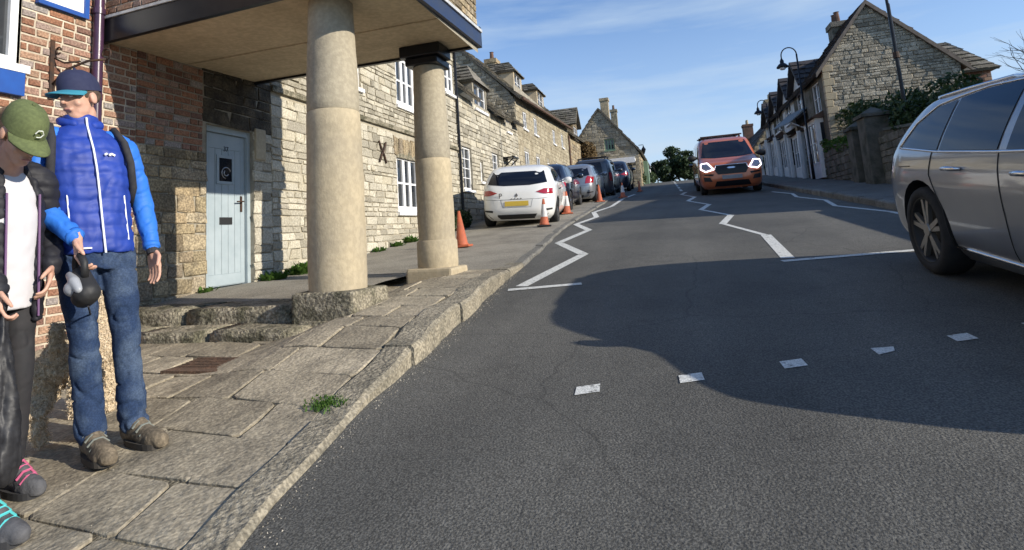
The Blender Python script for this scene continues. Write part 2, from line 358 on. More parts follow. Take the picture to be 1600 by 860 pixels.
def wall_panel(name, parent, O, U, N, u0, u1, v0, v1, mat, holes=(), lim=None, rev=.14, thick=.3):
    """mortar face with real openings and reveals; lim gives gable limits"""
    O, U, N = V(O), V(U), V(N); mb = MB(); Zv = V((0, 0, 1))
    us = sorted({u0, u1, *[max(u0, min(u1, h[i])) for h in holes for i in (0, 1)]}); vs_ = sorted({v0, v1, *[max(v0, min(v1, h[i])) for h in holes for i in (2, 3)]})
    pt = lambda u, v, n=0: O+U*u+Zv*v+N*n
    def clamp(u, v):
        if lim:
            l = lim(v)
            if l: return max(l[0], min(l[1], u))
        return u
    if lim:
        k = max(8, int((v1-v0)/.4)); vs_ = sorted(set(vs_) | {v0+(v1-v0)*i/k for i in range(k+1)})
    for a, b in zip(us, us[1:]):
        for c, d in zip(vs_, vs_[1:]):
            mu, mv = (a+b)/2, (c+d)/2
            if any(h[0]-1e-6 <= mu <= h[1]+1e-6 and h[2]-1e-6 <= mv <= h[3]+1e-6 for h in holes): continue
            q = [clamp(a, c), clamp(b, c), clamp(b, d), clamp(a, d)]
            if abs(q[1]-q[0]) < 1e-5 and abs(q[2]-q[3]) < 1e-5: continue
            mb.add([pt(q[0], c), pt(q[1], c), pt(q[2], d), pt(q[3], d)], [(0, 1, 2, 3)])
    for (a, b, c, d) in holes:
        f = .012
        for p, q in (((a, c), (b, c)), ((b, c), (b, d)), ((b, d), (a, d)), ((a, d), (a, c))):
            mb.add([pt(*p, f), pt(*q, f), pt(*q, -rev), pt(*p, -rev)], [(0, 1, 2, 3)])
    return mb.build(name, mat, parent)
def window(parent, O, U, N, a, b, c, d, cols=2, rows=2, mat=None, fr=.05, bar=.022, rec=.07, sill=True, lights=None, name='window', head_arch=0, sillmat=None):
    """frame fills the opening (a..b, c..d); panes are single parts"""
    O, U, N = V(O), V(U), V(N); mat = mat or white_p; mb = MB()
    n0, n1 = -rec-.05, -rec+.01
    mb.obox(O, U, N, a, a+fr, n0, n1, c, d); mb.obox(O, U, N, b-fr, b, n0, n1, c, d)
    mb.obox(O, U, N, a+fr, b-fr, n0, n1-.002, c, c+fr*1.3); mb.obox(O, U, N, a+fr, b-fr, n0, n1-.002, d-fr, d)
    lights = lights or 1; W = (b-a-2*fr); lw = W/lights; panes = []
    mul = fr*1.1
    for i in range(lights):
        x0 = a+fr+i*lw; x1 = x0+lw
        if i: mb.obox(O, U, N, x0-mul/2, x0+mul/2, n0, n1-.004, c+fr*1.3, d-fr); x0 += mul/2
        if i < lights-1: x1 -= mul/2
        for k in range(1, cols):
            u = x0+(x1-x0)*k/cols; mb.obox(O, U, N, u-bar/2, u+bar/2, n0+.012, n1-.01, c+fr*1.3, d-fr)
        z0, z1 = c+fr*1.3, d-fr
        for k in range(1, rows):
            z = z0+(z1-z0)*k/rows; mb.obox(O, U, N, x0, x1, n0+.014, n1-.012, z-bar/2, z+bar/2)
        for k in range(cols):
            for r in range(rows):
                panes.append((x0+(x1-x0)*k/cols, x0+(x1-x0)*(k+1)/cols, z0+(z1-z0)*r/rows, z0+(z1-z0)*(r+1)/rows))
    o = mb.build(name, mat, parent)
    for (x0, x1, z0, z1) in panes:
        g = MB(); t = random.uniform(-.004, .004)
        vs = [O+U*x0+N*(n0+.024+t)+V((0, 0, z0)), O+U*x1+N*(n0+.024-t)+V((0, 0, z0)), O+U*x1+N*(n0+.024-t)+V((0, 0, z1)), O+U*x0+N*(n0+.024+t)+V((0, 0, z1))]
        g.add(vs, [(0, 1, 2, 3)]); g.build('pane', glass, o)
    if sill:
        g = MB(); g.obox(O, U, N, a-.05, b+.05, -rec, .075, c-.07, c-.002); g.build('sill', sillmat or mat, o)
    return o
def roof(name, parent, A, B, C, D, mat, tw=.32, th=.24, thick=.03, nmax=0, seed=3):
    """A-B along the eave, D-C along the ridge; courses of single tiles"""
    A, B, C, D = map(V, (A, B, C, D)); rr = random.Random(seed); n = (B-A).cross(D-A).normalized()
    if n.z < 0: n = -n
    base = MB(); base.add([A, B, C, D, A-n*.06, B-n*.06, C-n*.06, D-n*.06], [(0, 1, 2, 3), (7, 6, 5, 4), (0, 4, 5, 1), (1, 5, 6, 2), (2, 6, 7, 3), (3, 7, 4, 0)])
    o = base.build(name, mat, parent); mb = MB()
    H = ((D-A).length+(C-B).length)/2; rows = max(2, int(H/th))
    for r in range(rows):
        s0, s1 = r/rows, min(1, (r+1.25)/rows); L0, R0, L1, R1 = A.lerp(D, s0), B.lerp(C, s0), A.lerp(D, s1), B.lerp(C, s1)
        Ln = (R0-L0).length; k = max(1, int(Ln/tw)); off = rr.random()*.5
        us = [0]+sorted(min(.999, max(.001, (i+off+rr.uniform(-.2, .2))/k)) for i in range(1, k))+[1]
        for a, b in zip(us, us[1:]):
            if b-a < .002: continue
            g = min(.006/Ln, (b-a)*.1); a2, b2 = a+g, b-g; t = thick*rr.uniform(.7, 1.5); j = (L1-L0).normalized()*rr.uniform(-.015, .015)
            p = [L0.lerp(R0, a2)+j, L0.lerp(R0, b2)+j, L1.lerp(R1, b2), L1.lerp(R1, a2)]
            mb.add([p[0]+n*t*1.9, p[1]+n*t*1.9, p[2]+n*t*.35, p[3]+n*t*.35, p[0]+n*.002, p[1]+n*.002], [(0, 1, 2, 3), (4, 5, 1, 0), (0, 3, 4), (1, 5, 2)])
    t = mb.build('roof_tiles', mat, o); t['kind'] = 'stuff'
    return o
def leaves(name, parent, blobs, n, size, mat, seed=1, flat=0.0, cluster=0):
    """blobs: (centre, (rx,ry,rz)); leaf quads spread through the volumes with clumping"""
    rr = random.Random(seed); mb = MB(); vol = [b[1][0]*b[1][1]*b[1][2] for b in blobs]
    for _ in range(n):
        (c, r) = rr.choices(blobs, vol)[0]
        for _t in range(6):
            d = V((rr.gauss(0, 1), rr.gauss(0, 1), rr.gauss(0, 1))).normalized(); rad = rr.random()**.42
            p = V(c)+V((d.x*r[0], d.y*r[1], d.z*r[2]))*rad
            if noise.noise(p*(1.4/max(r))*2.2+V((seed, 0, 0))) > -.12: break
        s = size*rr.uniform(.6, 1.4); q = V((rr.gauss(0, 1), rr.gauss(0, 1), rr.gauss(0, 1)+flat)).normalized(); t = q.orthogonal().normalized(); b = q.cross(t)
        a = rr.random()*6.28; t, b = t*math.cos(a)+b*math.sin(a), b*math.cos(a)-t*math.sin(a)
        mb.add([p-t*s, p-b*s*.45+q*s*.12, p+t*s, p+b*s*.45+q*s*.12], [(0, 1, 2, 3)])
    return mb.build(name, mat, parent)
# ================================================================ setting
YS = [-30, -12, -6, -3, -1] + [i*.5 for i in range(0, 30)] + [15+i*1.5 for i in range(0, 30)] + [62, 70, 90, 140, 260, 500]
def strip(name, ys, xl, xr, zf, mat, parent=None, nx=2):
    mb = MB(); vs = []
    for y in ys:
        for k in range(nx+1):
            x = xl(y)+(xr(y)-xl(y))*k/nx; vs.append((x, y, zf(x, y)))
    n = nx+1
    mb.add(vs, [(i*n+k, i*n+k+1, (i+1)*n+k+1, (i+1)*n+k) for i in range(len(ys)-1) for k in range(nx)])
    return mb.build(name, mat, parent)
soil = M('field_earth', (.09, .1, .05), (.06, .06, .035), rough=1, nscale=.6, bump=.4, bscale=8)
tag(strip('terrain', YS, lambda y: -400, lambda y: 400, lambda x, y: gz(y)-.14, soil), kind='structure')
road = tag(strip('road', [y for y in YS if y <= 140], lambda y: kx(y)-.02, lambda y: 3.5, lambda x, y: gz(y), asphalt, nx=4), kind='structure')
PV0, PV1 = -2.0, 6.15
py1 = [y for y in YS if y < 1]+[1+i*.1 for i in range(52)]
pav = tag(strip('stone_pavement', py1, lambda y: -5.3, lambda y: kx(y)-.1, lambda x, y: gz(y)+po(y, x)-.011, joint, nx=24), kind='structure')
ptar = tag(strip('tarmac_pavement', [PV1+.001]+[y for y in YS if 6.2 < y <= 140], lambda y: -5.6, lambda y: kx(y)-.1, lambda x, y: gz(y)+po(y), pave_tar, nx=3), kind='structure')
rpav = tag(strip('right_pavement', [y for y in YS if y <= 140], lambda y: 3.62, lambda y: 5.45, lambda x, y: gz(y)+.12, pave_shade), kind='structure')
# front gardens behind the right wall
tag(strip('garden_ground', [y for y in YS if y <= 62], lambda y: 5.45, lambda y: 30, lambda x, y: gz(y)+.14, soil), kind='structure')

# kerb stones
kerb_d = M('grey_kerb_stone', (.2, .19, .165), (.13, .125, .11), rough=.9, nscale=5, speck=(.3, 60), bump=.6, bscale=50, rnd=.12, spec=.25)
def kerb_stone(parent, fx, y0, y1, wdt, zf, side, rr):
    mb = MB(); g = .006; y0 += g; y1 -= g; j = lambda a: rr.uniform(-a, a); a0, a1 = j(.014), j(.014); t = .022
    def ring(y, a):
        x = fx(y)+a; z = zf(y)+j(.009); zl = gz(y)-.06
        return [(x, y, zl), (x+side*j(.004), y, z-t), (x-side*t, y, z), (x-side*wdt, y, z+.002), (x-side*wdt, y, zl)]
    r = [ring(y0+(y1-y0)*k/3, a0+(a1-a0)*k/3+(j(.012) if 0 < k < 3 else 0)) for k in range(4)]
    mb.add([p for q in r for p in q], [(i*5+k, i*5+k+1, i*5+6+k, i*5+5+k) for i in range(3) for k in range(4)]+[(0, 1, 2, 3, 4), (19, 18, 17, 16, 15)])
    return mb.build('kerb_stone', kerbm if parent == pav else kerb_d, parent)
rr = random.Random(5); y = -1.6; n = 0
while y < 6.1:
    l = rr.uniform(.42, .72) if y > 2.6 else rr.uniform(.6, .95)
    kerb_stone(pav, kx, y, y+l, (.2 if y > 2.6 else .17), lambda t: gz(t)+po(t)+.004, 1, rr); y += l
while y < 34:
    l = rr.uniform(.75, .95); kerb_stone(ptar, kx, y, y+l, .13, lambda t: gz(t)+po(t)+.004, 1, rr); y += l
y = 5.0
while y < 40:
    l = rr.uniform(.85, .95); kerb_stone(rpav, lambda t: 3.5, y, y+l, .13, lambda t: gz(t)+.124, -1, rr); y += l

# flagstones, laid in rows across the pavement
rr = random.Random(21); row_y = -1.2; cnt = 0
def slab(parent, q, rr, drop=.035, lift=0.0, mat=None):
    j = lambda a: rr.uniform(-a, a); mb = MB(); dz = rr.uniform(-.002, .004)+lift; tl = j(.004), j(.004)
    c = V((sum(p[0] for p in q)/4, sum(p[1] for p in q)/4, 0)); P0 = []
    for (a, b) in zip(q, q[1:]+q[:1]):      # two points per side, worn edges
        for s in (.06, .5, .94):
            p = V((*a, 0)).lerp(V((*b, 0)), s); d = (c-p).normalized(); p += d*(.004+abs(j(.005))); P0.append(p)
    z = lambda p: gz(p.y)+po(p.y, p.x)+dz+tl[0]*(p.x-c.x)+tl[1]*(p.y-c.y)
    n = len(P0); top = []; mid = []; bot = []
    for p in P0:
        d = (c-p).normalized(); i = p+d*.008; top.append((i.x, i.y, z(i)+j(.0015))); mid.append((p.x, p.y, z(p)-.004)); bot.append((p.x, p.y, z(p)-drop))
    mb.add(top+mid+bot+[(c.x, c.y, z(c)+.001)], [(k, (k+1) % n, 3*n) for k in range(n)]+[(n+k, n+(k+1) % n, (k+1) % n, k) for k in range(n)]+[(2*n+k, 2*n+(k+1) % n, n+(k+1) % n, n+k) for k in range(n)])
    return mb.build('paving_slab', mat or flag, parent)
while row_y < 6.05:
    dep = rr.uniform(.25, .44)
    if row_y+dep > 5.9: dep = 6.14-row_y
    kw = .17 if row_y < 2.4 else .2
    sk = .10
    x0 = kx(row_y)-kw-.005; x = x0
    fx = lambda t, u: t+(kx(u)-kx(row_y))
    while x > -5.2:
        wdt = rr.uniform(.28, .62)
        if x-wdt < -5.0: wdt = x+5.24
        a, b = x, x-wdt; ya, yb = row_y-(a-x0)*sk, row_y-(b-x0)*sk
        ctr = ((a+b)/2, (ya+yb)/2+dep/2)
        q = [(fx(a, ya), ya), (fx(a, ya+dep), ya+dep), (fx(b, yb+dep), yb+dep), (fx(b, yb), yb)]
        q = [(p[0]+rr.uniform(-.022, .022), min(6.14, p[1]+rr.uniform(-.02, .02))) for p in q]
        if q[1][1]-q[0][1] > .1 and not (ctr[1] > 3.72 and ctr[0] < -2.9 and ctr[1] < 4.4): slab(pav, q, rr)
        x -= wdt
    row_y += dep

# rusty drain cover in the flags
g0 = MB(); dc = V((-3.05, 3.08, 0))
for k in range(9):
    yy = 2.95+k*.031; g0.box((-3.27, yy, gz(yy)+po(yy, -3.1)+.004), (-2.86, yy+.02, gz(yy)+po(yy, -3.1)+.014))
g0.box((-3.29, 2.93, gz(3.0)+po(3, -3.1)-.02), (-2.84, 3.24, gz(3.0)+po(3.0, -3.1)+.012))
tag(g0.build('drain_cover', rust), 'rusty iron drain cover set in the flagstones before the steps', 'drain cover')

# road markings, sheets 4 mm above the asphalt
def mark(name, pts, wdt, z=.004, mat=None, dx=0):
    mb = MB()
    for (a, b) in zip(pts, pts[1:]):
        a, b = V((*a, 0)), V((*b, 0)); d = (b-a).normalized(); 
        px = V((1, 0, 0)) if dx else V((d.y, -d.x, 0))
        h = px*wdt/2; e = d*(0 if dx else .03)
        q = [a-h-e, a+h-e, b+h+e, b-h+e]
        mb.add([(p.x, p.y, gz(p.y)+z) for p in q], [(0, 1, 2, 3)])
        z += .0006
    return mb.build(name, mat or white_pt, road)
lz = [(-1.50, 5.42), (-1.17, 7.36), (-1.78, 8.78), (-1.53, 10.49), (-2.0, 11.9), (-1.75, 13.5), (-2.04, 15.2), (-1.75, 17.2), (-1.72, 21.5), (-1.45, 24.5)]
for a, b in zip(lz, lz[1:]): mark('zigzag_marking', [a, b], .13)
mark('stop_line', [(-1.57, 5.24), (-.93, 5.39)], .10, .0055)
czl = [(1.1, 6.32), (1.2, 8.2), (.82, 10.05), (1.1, 11.5), (.66, 13.4), (.94, 14.9), (.5, 17), (.78, 18.8), (.42, 21), (.62, 22.6)]
for i, (a, b) in enumerate(zip(czl, czl[1:])): mark('zigzag_marking', [a, b], .13 if i % 2 == 0 else .08)
for k in range(8): mark('centre_line_marking', [(.5-.02*k, 24+3*k), (.48-.02*k, 25.6+3*k)], .11)
mark('stop_line', [(1.04, 6.12), (3.35, 6.6)], .10, .0055)
rz = [(3.36, 9.0), (3.36, 10.22), (3.04, 11.95), (3.27, 13.55), (3.05, 15.25), (3.23, 16.64), (3.01, 18.3)]
for a, b in zip(rz, rz[1:]): mark('zigzag_marking', [a, b], .085)
for i, (x, y) in enumerate([(-.48, 2.79), (.01, 2.95), (.51, 3.15), (.985, 3.35), (1.41, 3.55), (1.85, 3.76), (2.3, 3.97)]):
    mb = MB(); a, b, s = .062, .05, .2; rr = random.Random(i); cut = .4 if i == 3 else 0
    q = [(-a, -b), (a*(1-cut), -b*(1-cut)), (a, b*(1-cut)), (-a*.95, b)]
    pts = [(x+u*math.cos(.38)-v*math.sin(.3)*.3, y+u*math.sin(.38)+v) for u, v in q]
    mb.add([(u, v, gz(v)+.004) for u, v in pts], [(0, 1, 2, 3)]); mb.build('crossing_stud_marking', white_pt, road)
# grit in the gutter and on the worn pavement
gm = M('grit', (.3, .27, .21), rough=.95, ramp=[(.12, .11, .09), (.32, .29, .23), (.45, .41, .34), (.2, .17, .12)])
mb = MB(); rr = random.Random(9)
for i in range(2600):
    t = rr.random()
    if t < .45: y = rr.uniform(1.2, 6.5); x = kx(y)+abs(rr.gauss(0, .05))+.005; z = gz(y); s = rr.uniform(.0012, .004)
    elif t < .8: y = rr.uniform(3.4, 6.1); x = rr.uniform(-2.5, kx(y)-.05); z = gz(y)+po(y)+.004; s = rr.uniform(.0012, .0035)
    else: y = rr.uniform(1, 3.5); x = rr.uniform(-5, -1.8); z = gz(y)+po(y, x)+.003; s = rr.uniform(.001, .003)
    c = V((x, y, z)); p = [c+V((rr.uniform(-1, 1), rr.uniform(-1, 1), 0))*s*1.6 for _ in range(3)]
    mb.add(p+[c+V((0, 0, s*1.3))], [(0, 1, 3), (1, 2, 3), (2, 0, 3)])
tag(mb.build('grit', gm), 'loose pale grit along the gutter and worn flags', 'grit', kind='stuff')

# ================================================================ porticoed house
WX = -5.2; X_, Y_, Zv = V((1, 0, 0)), V((0, 1, 0)), V((0, 0, 1))
W0 = V((WX, 0, 0))
zs = lambda y: 3.17+.04*(y-3.94)
pale_r = M('pale_cream_rubble', (.5, .46, .36), (.28, .25, .185), rough=.92, nscale=4, ncon=(.52, .85), speck=(.16, 40), bump=.9, bscale=32, bdist=.02, ramp=[(.27, .245, .19), (.43, .395, .315), (.52, .48, .385), (.35, .32, .25), (.56, .52, .42), (.45, .405, .305), (.31, .285, .235)], rnd=.06, spec=.2)
pale_mortar = M('pale_lime_mortar', (.46, .42, .33), (.34, .3, .23), rough=.95, nscale=8, bump=.6, bscale=70, bdist=.012, spec=.15)
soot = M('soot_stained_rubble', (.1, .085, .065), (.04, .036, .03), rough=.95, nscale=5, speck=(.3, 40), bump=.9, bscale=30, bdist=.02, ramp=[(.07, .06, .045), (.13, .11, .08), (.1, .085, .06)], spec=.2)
hA = thing('porticoed_house', 'brick and rubble house whose upper room rides on two stone columns', 'house', (WX, 4.5, gz(4.5)))
holes = [(5.2, 5.97, .56, 2.56), (2.45, 3.22, 2.72, 4.1)]
wa = wall_panel('wall', hA, W0, Y_, X_, .5, 6.3, .0, 6.3, mortar, holes, rev=.16)
wb = wall_panel('brick_wall', hA, W0+X_*.004, Y_, X_, .5, 4.3, .2, 6.3, mortar_w, [holes[1]], rev=.05)
masonry(wb, W0+X_*.004, Y_, X_, .5, 4.3, .22, 6.2, brickm, 'brick', ch=(.074, .078), ln=(.112, .222), holes=[holes[1]], gap=.019, depth=.012, nmax=300, piece='brick', seed=3)
masonry(wa, W0, Y_, X_, 4.3, 5.15, 2.2, 3.2, brickm, 'brick', ch=(.074, .078), ln=(.112, .222), gap=.017, depth=.012, nmax=160, piece='brick', seed=4)
masonry(wa, W0, Y_, X_, 4.3, 5.2, .44, 2.2, ochre, ch=(.1, .2), ln=(.16, .36), gap=.012, depth=.022, nmax=120, seed=5)
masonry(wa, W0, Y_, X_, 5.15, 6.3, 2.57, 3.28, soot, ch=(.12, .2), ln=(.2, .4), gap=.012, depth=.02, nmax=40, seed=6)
masonry(wa, W0, Y_, X_, 5.97, 6.3, .5, 2.57, pale_r, ch=(.1, .24), ln=(.2, .4), gap=.012, depth=.022, nmax=60, seed=7)
window(hA, W0, Y_, X_, 2.45, 3.22, 2.72, 4.1, cols=1, rows=2, fr=.06, rec=.03)
# door
dm = MB(); fr = .055; a, b, c, d = 5.2, 5.97, .6, 2.56
dm.obox(W0, Y_, X_, a, a+fr, -.13, -.05, c, d); dm.obox(W0, Y_, X_, b-fr, b, -.13, -.05, c, d); dm.obox(W0, Y_, X_, a+fr, b-fr, -.13, -.053, d-.07, d)
dfr = dm.build('door_frame', door_p, hA)
dl = MB(); dl.obox(W0, Y_, X_, a+fr+.004, b-fr-.004, -.13, -.1, c+.02, d-.074); leaf = dl.build('door', door_p, hA)
for k in range(5):
    x0 = a+fr+.075+k*.105; g = MB(); g.obox(W0, Y_, X_, x0, x0+.099, -.1, -.093, c+.16, 2.3); g.build('board', door_p, leaf, bevel=.004, bseg=1)
g = MB()
g.obox(W0, Y_, X_, a+fr+.006, a+fr+.072, -.1, -.089, c+.03, d-.08); g.obox(W0, Y_, X_, b-fr-.072, b-fr-.006, -.1, -.089, c+.03, d-.08); g.obox(W0, Y_, X_, a+fr+.073, b-fr-.073, -.1, -.089, c+.03, c+.16); g.obox(W0, Y_, X_, a+fr+.073, b-fr-.073, -.1, -.089, 2.3, d-.08)
g.build('stile', door_p, leaf)
g = MB(); za, zb, ya, yb = 1.86, 2.22, 5.45, 5.73
g.obox(W0, Y_, X_, ya, ya+.035, -.093, -.078, za, zb); g.obox(W0, Y_, X_, yb-.035, yb, -.093, -.078, za, zb); g.obox(W0, Y_, X_, ya+.035, yb-.035, -.093, -.08, za, za+.035); g.obox(W0, Y_, X_, ya+.035, yb-.035, -.093, -.08, zb-.035, zb); g.build('light_frame', door_p, leaf)
g = MB(); g.obox(W0, Y_, X_, ya+.03, yb-.03, -.09, -.086, za+.03, zb-.03); g.build('pane', tint, leaf)
g = MB(); cc = V((WX-.083, 5.6, 2.0))
for R_, s0, s1 in ((.07, .3, 4.6), (.035, 2.2, 6.0)):
    g.tube([cc+Y_*R_*math.cos(t)+Zv*R_*math.sin(t) for t in [s0+(s1-s0)*i/14 for i in range(15)]], .007, 6)
g.build('leaded_motif', alloy, leaf, smooth=True)
g = MB(); g.obox(W0, Y_, X_, 5.5, 5.7, -.095, -.083, 1.36, 1.45); g.build('letter_plate', dark_plastic, leaf, bevel=.004)
g = MB(); g.obox(W0, Y_, X_, 5.835, 5.865, -.09, -.08, 1.52, 1.72); g.tube([(WX-.08, 5.85, 1.65), (WX-.045, 5.85, 1.65), (WX-.045, 5.74, 1.645)], .009, 6); g.build('handle', iron, leaf)
Mt = Matrix.Translation(V((WX-.086, 5.6, 2.3))) @ Matrix(((0, 0, 1), (1, 0, 0), (0, 1, 0))).to_4x4()
text_mesh('door_number', '37', .085, Mt, black_p, leaf)
g = MB(); g.obox(W0, Y_, X_, a-.03, b+.03, -.14, .06, .5, .6); g.build('door_step', kerbm, hA, bevel=.012)
g = MB(); g.obox(W0, Y_, X_, b+.003, b+.2, -.02, .045, 2.2, 2.62); g.build('corner_stone', columnm, hA, bevel=.02)
# overhanging room
OX = -2.0; y0, y1, yo = 3.96, 5.98, 3.76
g = MB(); g.add([(WX, y0, zs(y0)), (OX, yo, zs(yo)), (OX, y1, zs(y1)), (WX, y1, zs(y1)), (WX, y0, zs(y0)+.05), (OX, yo, zs(yo)+.05), (OX, y1, zs(y1)+.05), (WX, y1, zs(y1)+.05)], [(3, 2, 1, 0), (4, 5, 6, 7), (0, 1, 5, 4), (1, 2, 6, 5), (2, 3, 7, 6), (3, 0, 4, 7)])
sof = g.build('soffit', plaster, hA)
g = MB(); yj = 4.93
g.add([(WX+.02, yj, zs(yj)-.012), (OX-.02, yj, zs(yj)-.012), (OX-.02, yj+.035, zs(yj+.035)-.012), (WX+.02, yj+.035, zs(yj+.035)-.012), (WX+.02, yj, zs(yj)-.002), (OX-.02, yj, zs(yj)-.002), (OX-.02, yj+.035, zs(yj+.035)-.002), (WX+.02, yj+.035, zs(yj+.035)-.002)], [(3, 2, 1, 0), (0, 1, 5, 4), (1, 2, 6, 5), (2, 3, 7, 6), (3, 0, 4, 7)]); g.build('cover_strip', plaster, sof)
def beam(nm, pa, pb, nrm, hgt, t, mat, lo=-.03):
    g = MB(); pa, pb, nrm = V(pa), V(pb), V(nrm)
    q = [pa+Zv*lo, pb+Zv*lo, pb+Zv*hgt, pa+Zv*hgt]; g.prism(q, V((0, 0, 0)), nrm*t); return g.build(nm, mat, hA)
beam('fascia', (WX-.02, y0, zs(y0)), (OX+.04, yo, zs(yo)), (0, -1, 0), .2, .05, black_p)
beam('fascia', (OX, yo, zs(yo)), (OX, y1, zs(y1)), (1, 0, 0), .15, .05, navy_p)
beam('fascia', (OX+.04, y1, zs(y1)), (WX-.02, y1, zs(y1)), (0, 1, 0), .22, .05, black_p)
lead = M('lead_flashing', (.42, .43, .44), (.6, .6, .58), rough=.6, nscale=14, metal=.2)
beam('flashing', (WX, y0-.045, zs(y0)), (OX+.07, yo-.045, zs(yo)), (0, -1, 0), .23, .02, lead, lo=.202)
beam('flashing', (OX+.05, yo, zs(yo)), (OX+.05, y1, zs(y1)), (1, 0, 0), .17, .02, lead, lo=.135)
Un = V((OX-WX, yo-y0, 0)); Ln = Un.length; Un.normalize(); Nn = V((Un.y, -Un.x, 0)); R0 = V((WX, y0, 0))
rw = wall_panel('room_wall', hA, R0, Un, Nn, 0, Ln, 3.2, 6.3, mortar_w); masonry(rw, R0, Un, Nn, 0, Ln, 3.36, 4.1, brickm, 'brick', ch=(.074, .078), ln=(.112, .222), gap=.017, depth=.012, nmax=60, piece='brick', seed=8)
rw = wall_panel('room_wall', hA, V((OX, 0, 0)), Y_, X_, yo, y1, 3.15, 6.3, mortar); masonry(rw, V((OX, 0, 0)), Y_, X_, yo, y1, 3.4, 4.4, ochre, 'brick', ch=(.074, .09), ln=(.112, .222), gap=.013, depth=.014, nmax=80, piece='brick', seed=9)
wall_panel('room_wall', hA, V((0, y1, 0)), X_, Y_, WX, OX, 3.25, 6.3, mortar_w)
g = MB(); g.add([(WX-3, y0-.1, 6.3), (OX+.15, y0-.1, 6.3), (OX+.15, (y0+y1)/2, 7.5), (WX-3, (y0+y1)/2, 7.5), (OX+.15, y1+.1, 6.3), (WX-3, y1+.1, 6.3)], [(0, 1, 2, 3), (3, 2, 4, 5), (1, 4, 2), (0, 5, 4, 1)]); g.build('room_roof', stone_tile, hA)
roof('roof', hA, (WX+.25, .5, 6.2), (WX+.25, 6.3, 6.2), (WX-3, 6.3, 8.8), (WX-3, .5, 8.8), stone_tile, seed=4)
# columns: shaft of two drums on a plinth
def column(cx, cy, zb, zt, rb, rt, plinth, drum):
    prof = []; n = 22; rj = random.Random(int(cy*10))
    for i in range(n+1):
        t = i/n; r = rb+(rt-rb)*t**1.3+.012*math.sin(math.pi*t); z = zb+(zt-zb)*t
        prof.append((r, z))
    zj = zb+(zt-zb)*drum; prof = [p for p in prof if abs(p[1]-zj) > .03]+[(rb+(rt-rb)*drum**1.3+.012, zj-.008), (rb+(rt-rb)*drum**1.3+.004, zj), (rb+(rt-rb)*drum**1.3+.009, zj+.008)]
    prof.sort(key=lambda p: p[1])
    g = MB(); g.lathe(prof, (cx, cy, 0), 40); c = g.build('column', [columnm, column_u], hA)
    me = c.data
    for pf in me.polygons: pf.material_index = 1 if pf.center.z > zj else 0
    for v in me.vertices:
        q = noise.noise(v.co*5)*.006+noise.noise(v.co*22)*.003; d = V((v.co.x-cx, v.co.y-cy, 0))
        if d.length > .05: v.co += d.normalized()*q
    smooth_by_angle(c, 50)
    for (lo_, hi_) in plinth:
        g = MB(); g.box(lo_, hi_); p = g.build('plinth', mossy if lo_[1] < 5 else columnm, c, bevel=.03, bseg=2)
        for v in p.data.vertices: v.co += noise.noise_vector(v.co*6)*.016
    return c
c1 = column(-2.76, 4.15, .655, zs(4.15)+.01, .238, .192, [((-3.02, 3.87, .36), (-2.44, 4.44, .66)), ((-2.93, 3.83, .28), (-2.5, 4.40, .44))], .6)
c2 = column(-2.59, 5.95-.1, .76, 3.08, .205, .175, [((-2.86, 5.56, .5), (-2.32, 6.1, .69))], .5)
g = MB(); g.lathe([(.225, .69), (.23, .74), (.228, .98), (.212, 1.0)], (-2.59, 5.85, 0), 40); smooth_by_angle(g.build('base_drum', columnm, c2), 50)
g = MB(); g.box((-2.84, 5.6, 3.1), (-2.34, 5.96, 3.235)); g.box((-2.79, 5.64, 3.01), (-2.39, 6.03, 3.098)); g.build('capital', black_p, c2, bevel=.015)
# steps up to the terrace
ter = thing('stone_steps', 'two worn mossy stone steps left of the nearer column', 'steps', (-4, 3.8, gz(3.8)))
def block(lo_, hi_, amp, seed, nm='step_stone'):
    me = bpy.data.meshes.new(nm); bm = bmesh.new(); bmesh.ops.create_cube(bm, size=1)
    for v in bm.verts: v.co = V([lo_[i]+(v.co[i]+.5)*(hi_[i]-lo_[i]) for i in range(3)])
    bmesh.ops.bevel(bm, geom=bm.edges[:], offset=.022, segments=2, affect='EDGES'); bmesh.ops.subdivide_edges(bm, edges=[e for e in bm.edges if e.calc_length() > .12], cuts=5, use_grid_fill=True)
    for v in bm.verts: v.co += noise.noise_vector(v.co*5+V((seed, 0, 0)))*amp+noise.noise_vector(v.co*17)*amp*.5
    bmesh.ops.recalc_face_normals(bm, faces=bm.faces)
    for f in bm.faces: f.smooth = True
    bm.to_mesh(me); bm.free(); me.materials.append(mossy); return link(nm, me, ter)
for i, (a, b) in enumerate(((-5.18, -4.33), (-4.31, -3.62), (-3.6, -2.78))): block((a, 3.58+.02*i, .2), (b, 4.1, .425), .018, i)
for i, (a, b) in enumerate(((-5.18, -4.2), (-4.18, -3.03))): block((a, 3.95, .3), (b, 4.5, .555), .024, i+7)
g = MB(); n = 12
vs = [(x, 4.46+(6.1-4.46)*k/n, max(.552, gz(4.46+(6.1-4.46)*k/n)+po(4.46+(6.1-4.46)*k/n)+.001)) for k in range(n+1) for x in (-5.2, -2.95)]
g.add(vs, [(2*k, 2*k+1, 2*k+3, 2*k+2) for k in range(n)]); g.build('terrace_paving', pave_tar, ter)
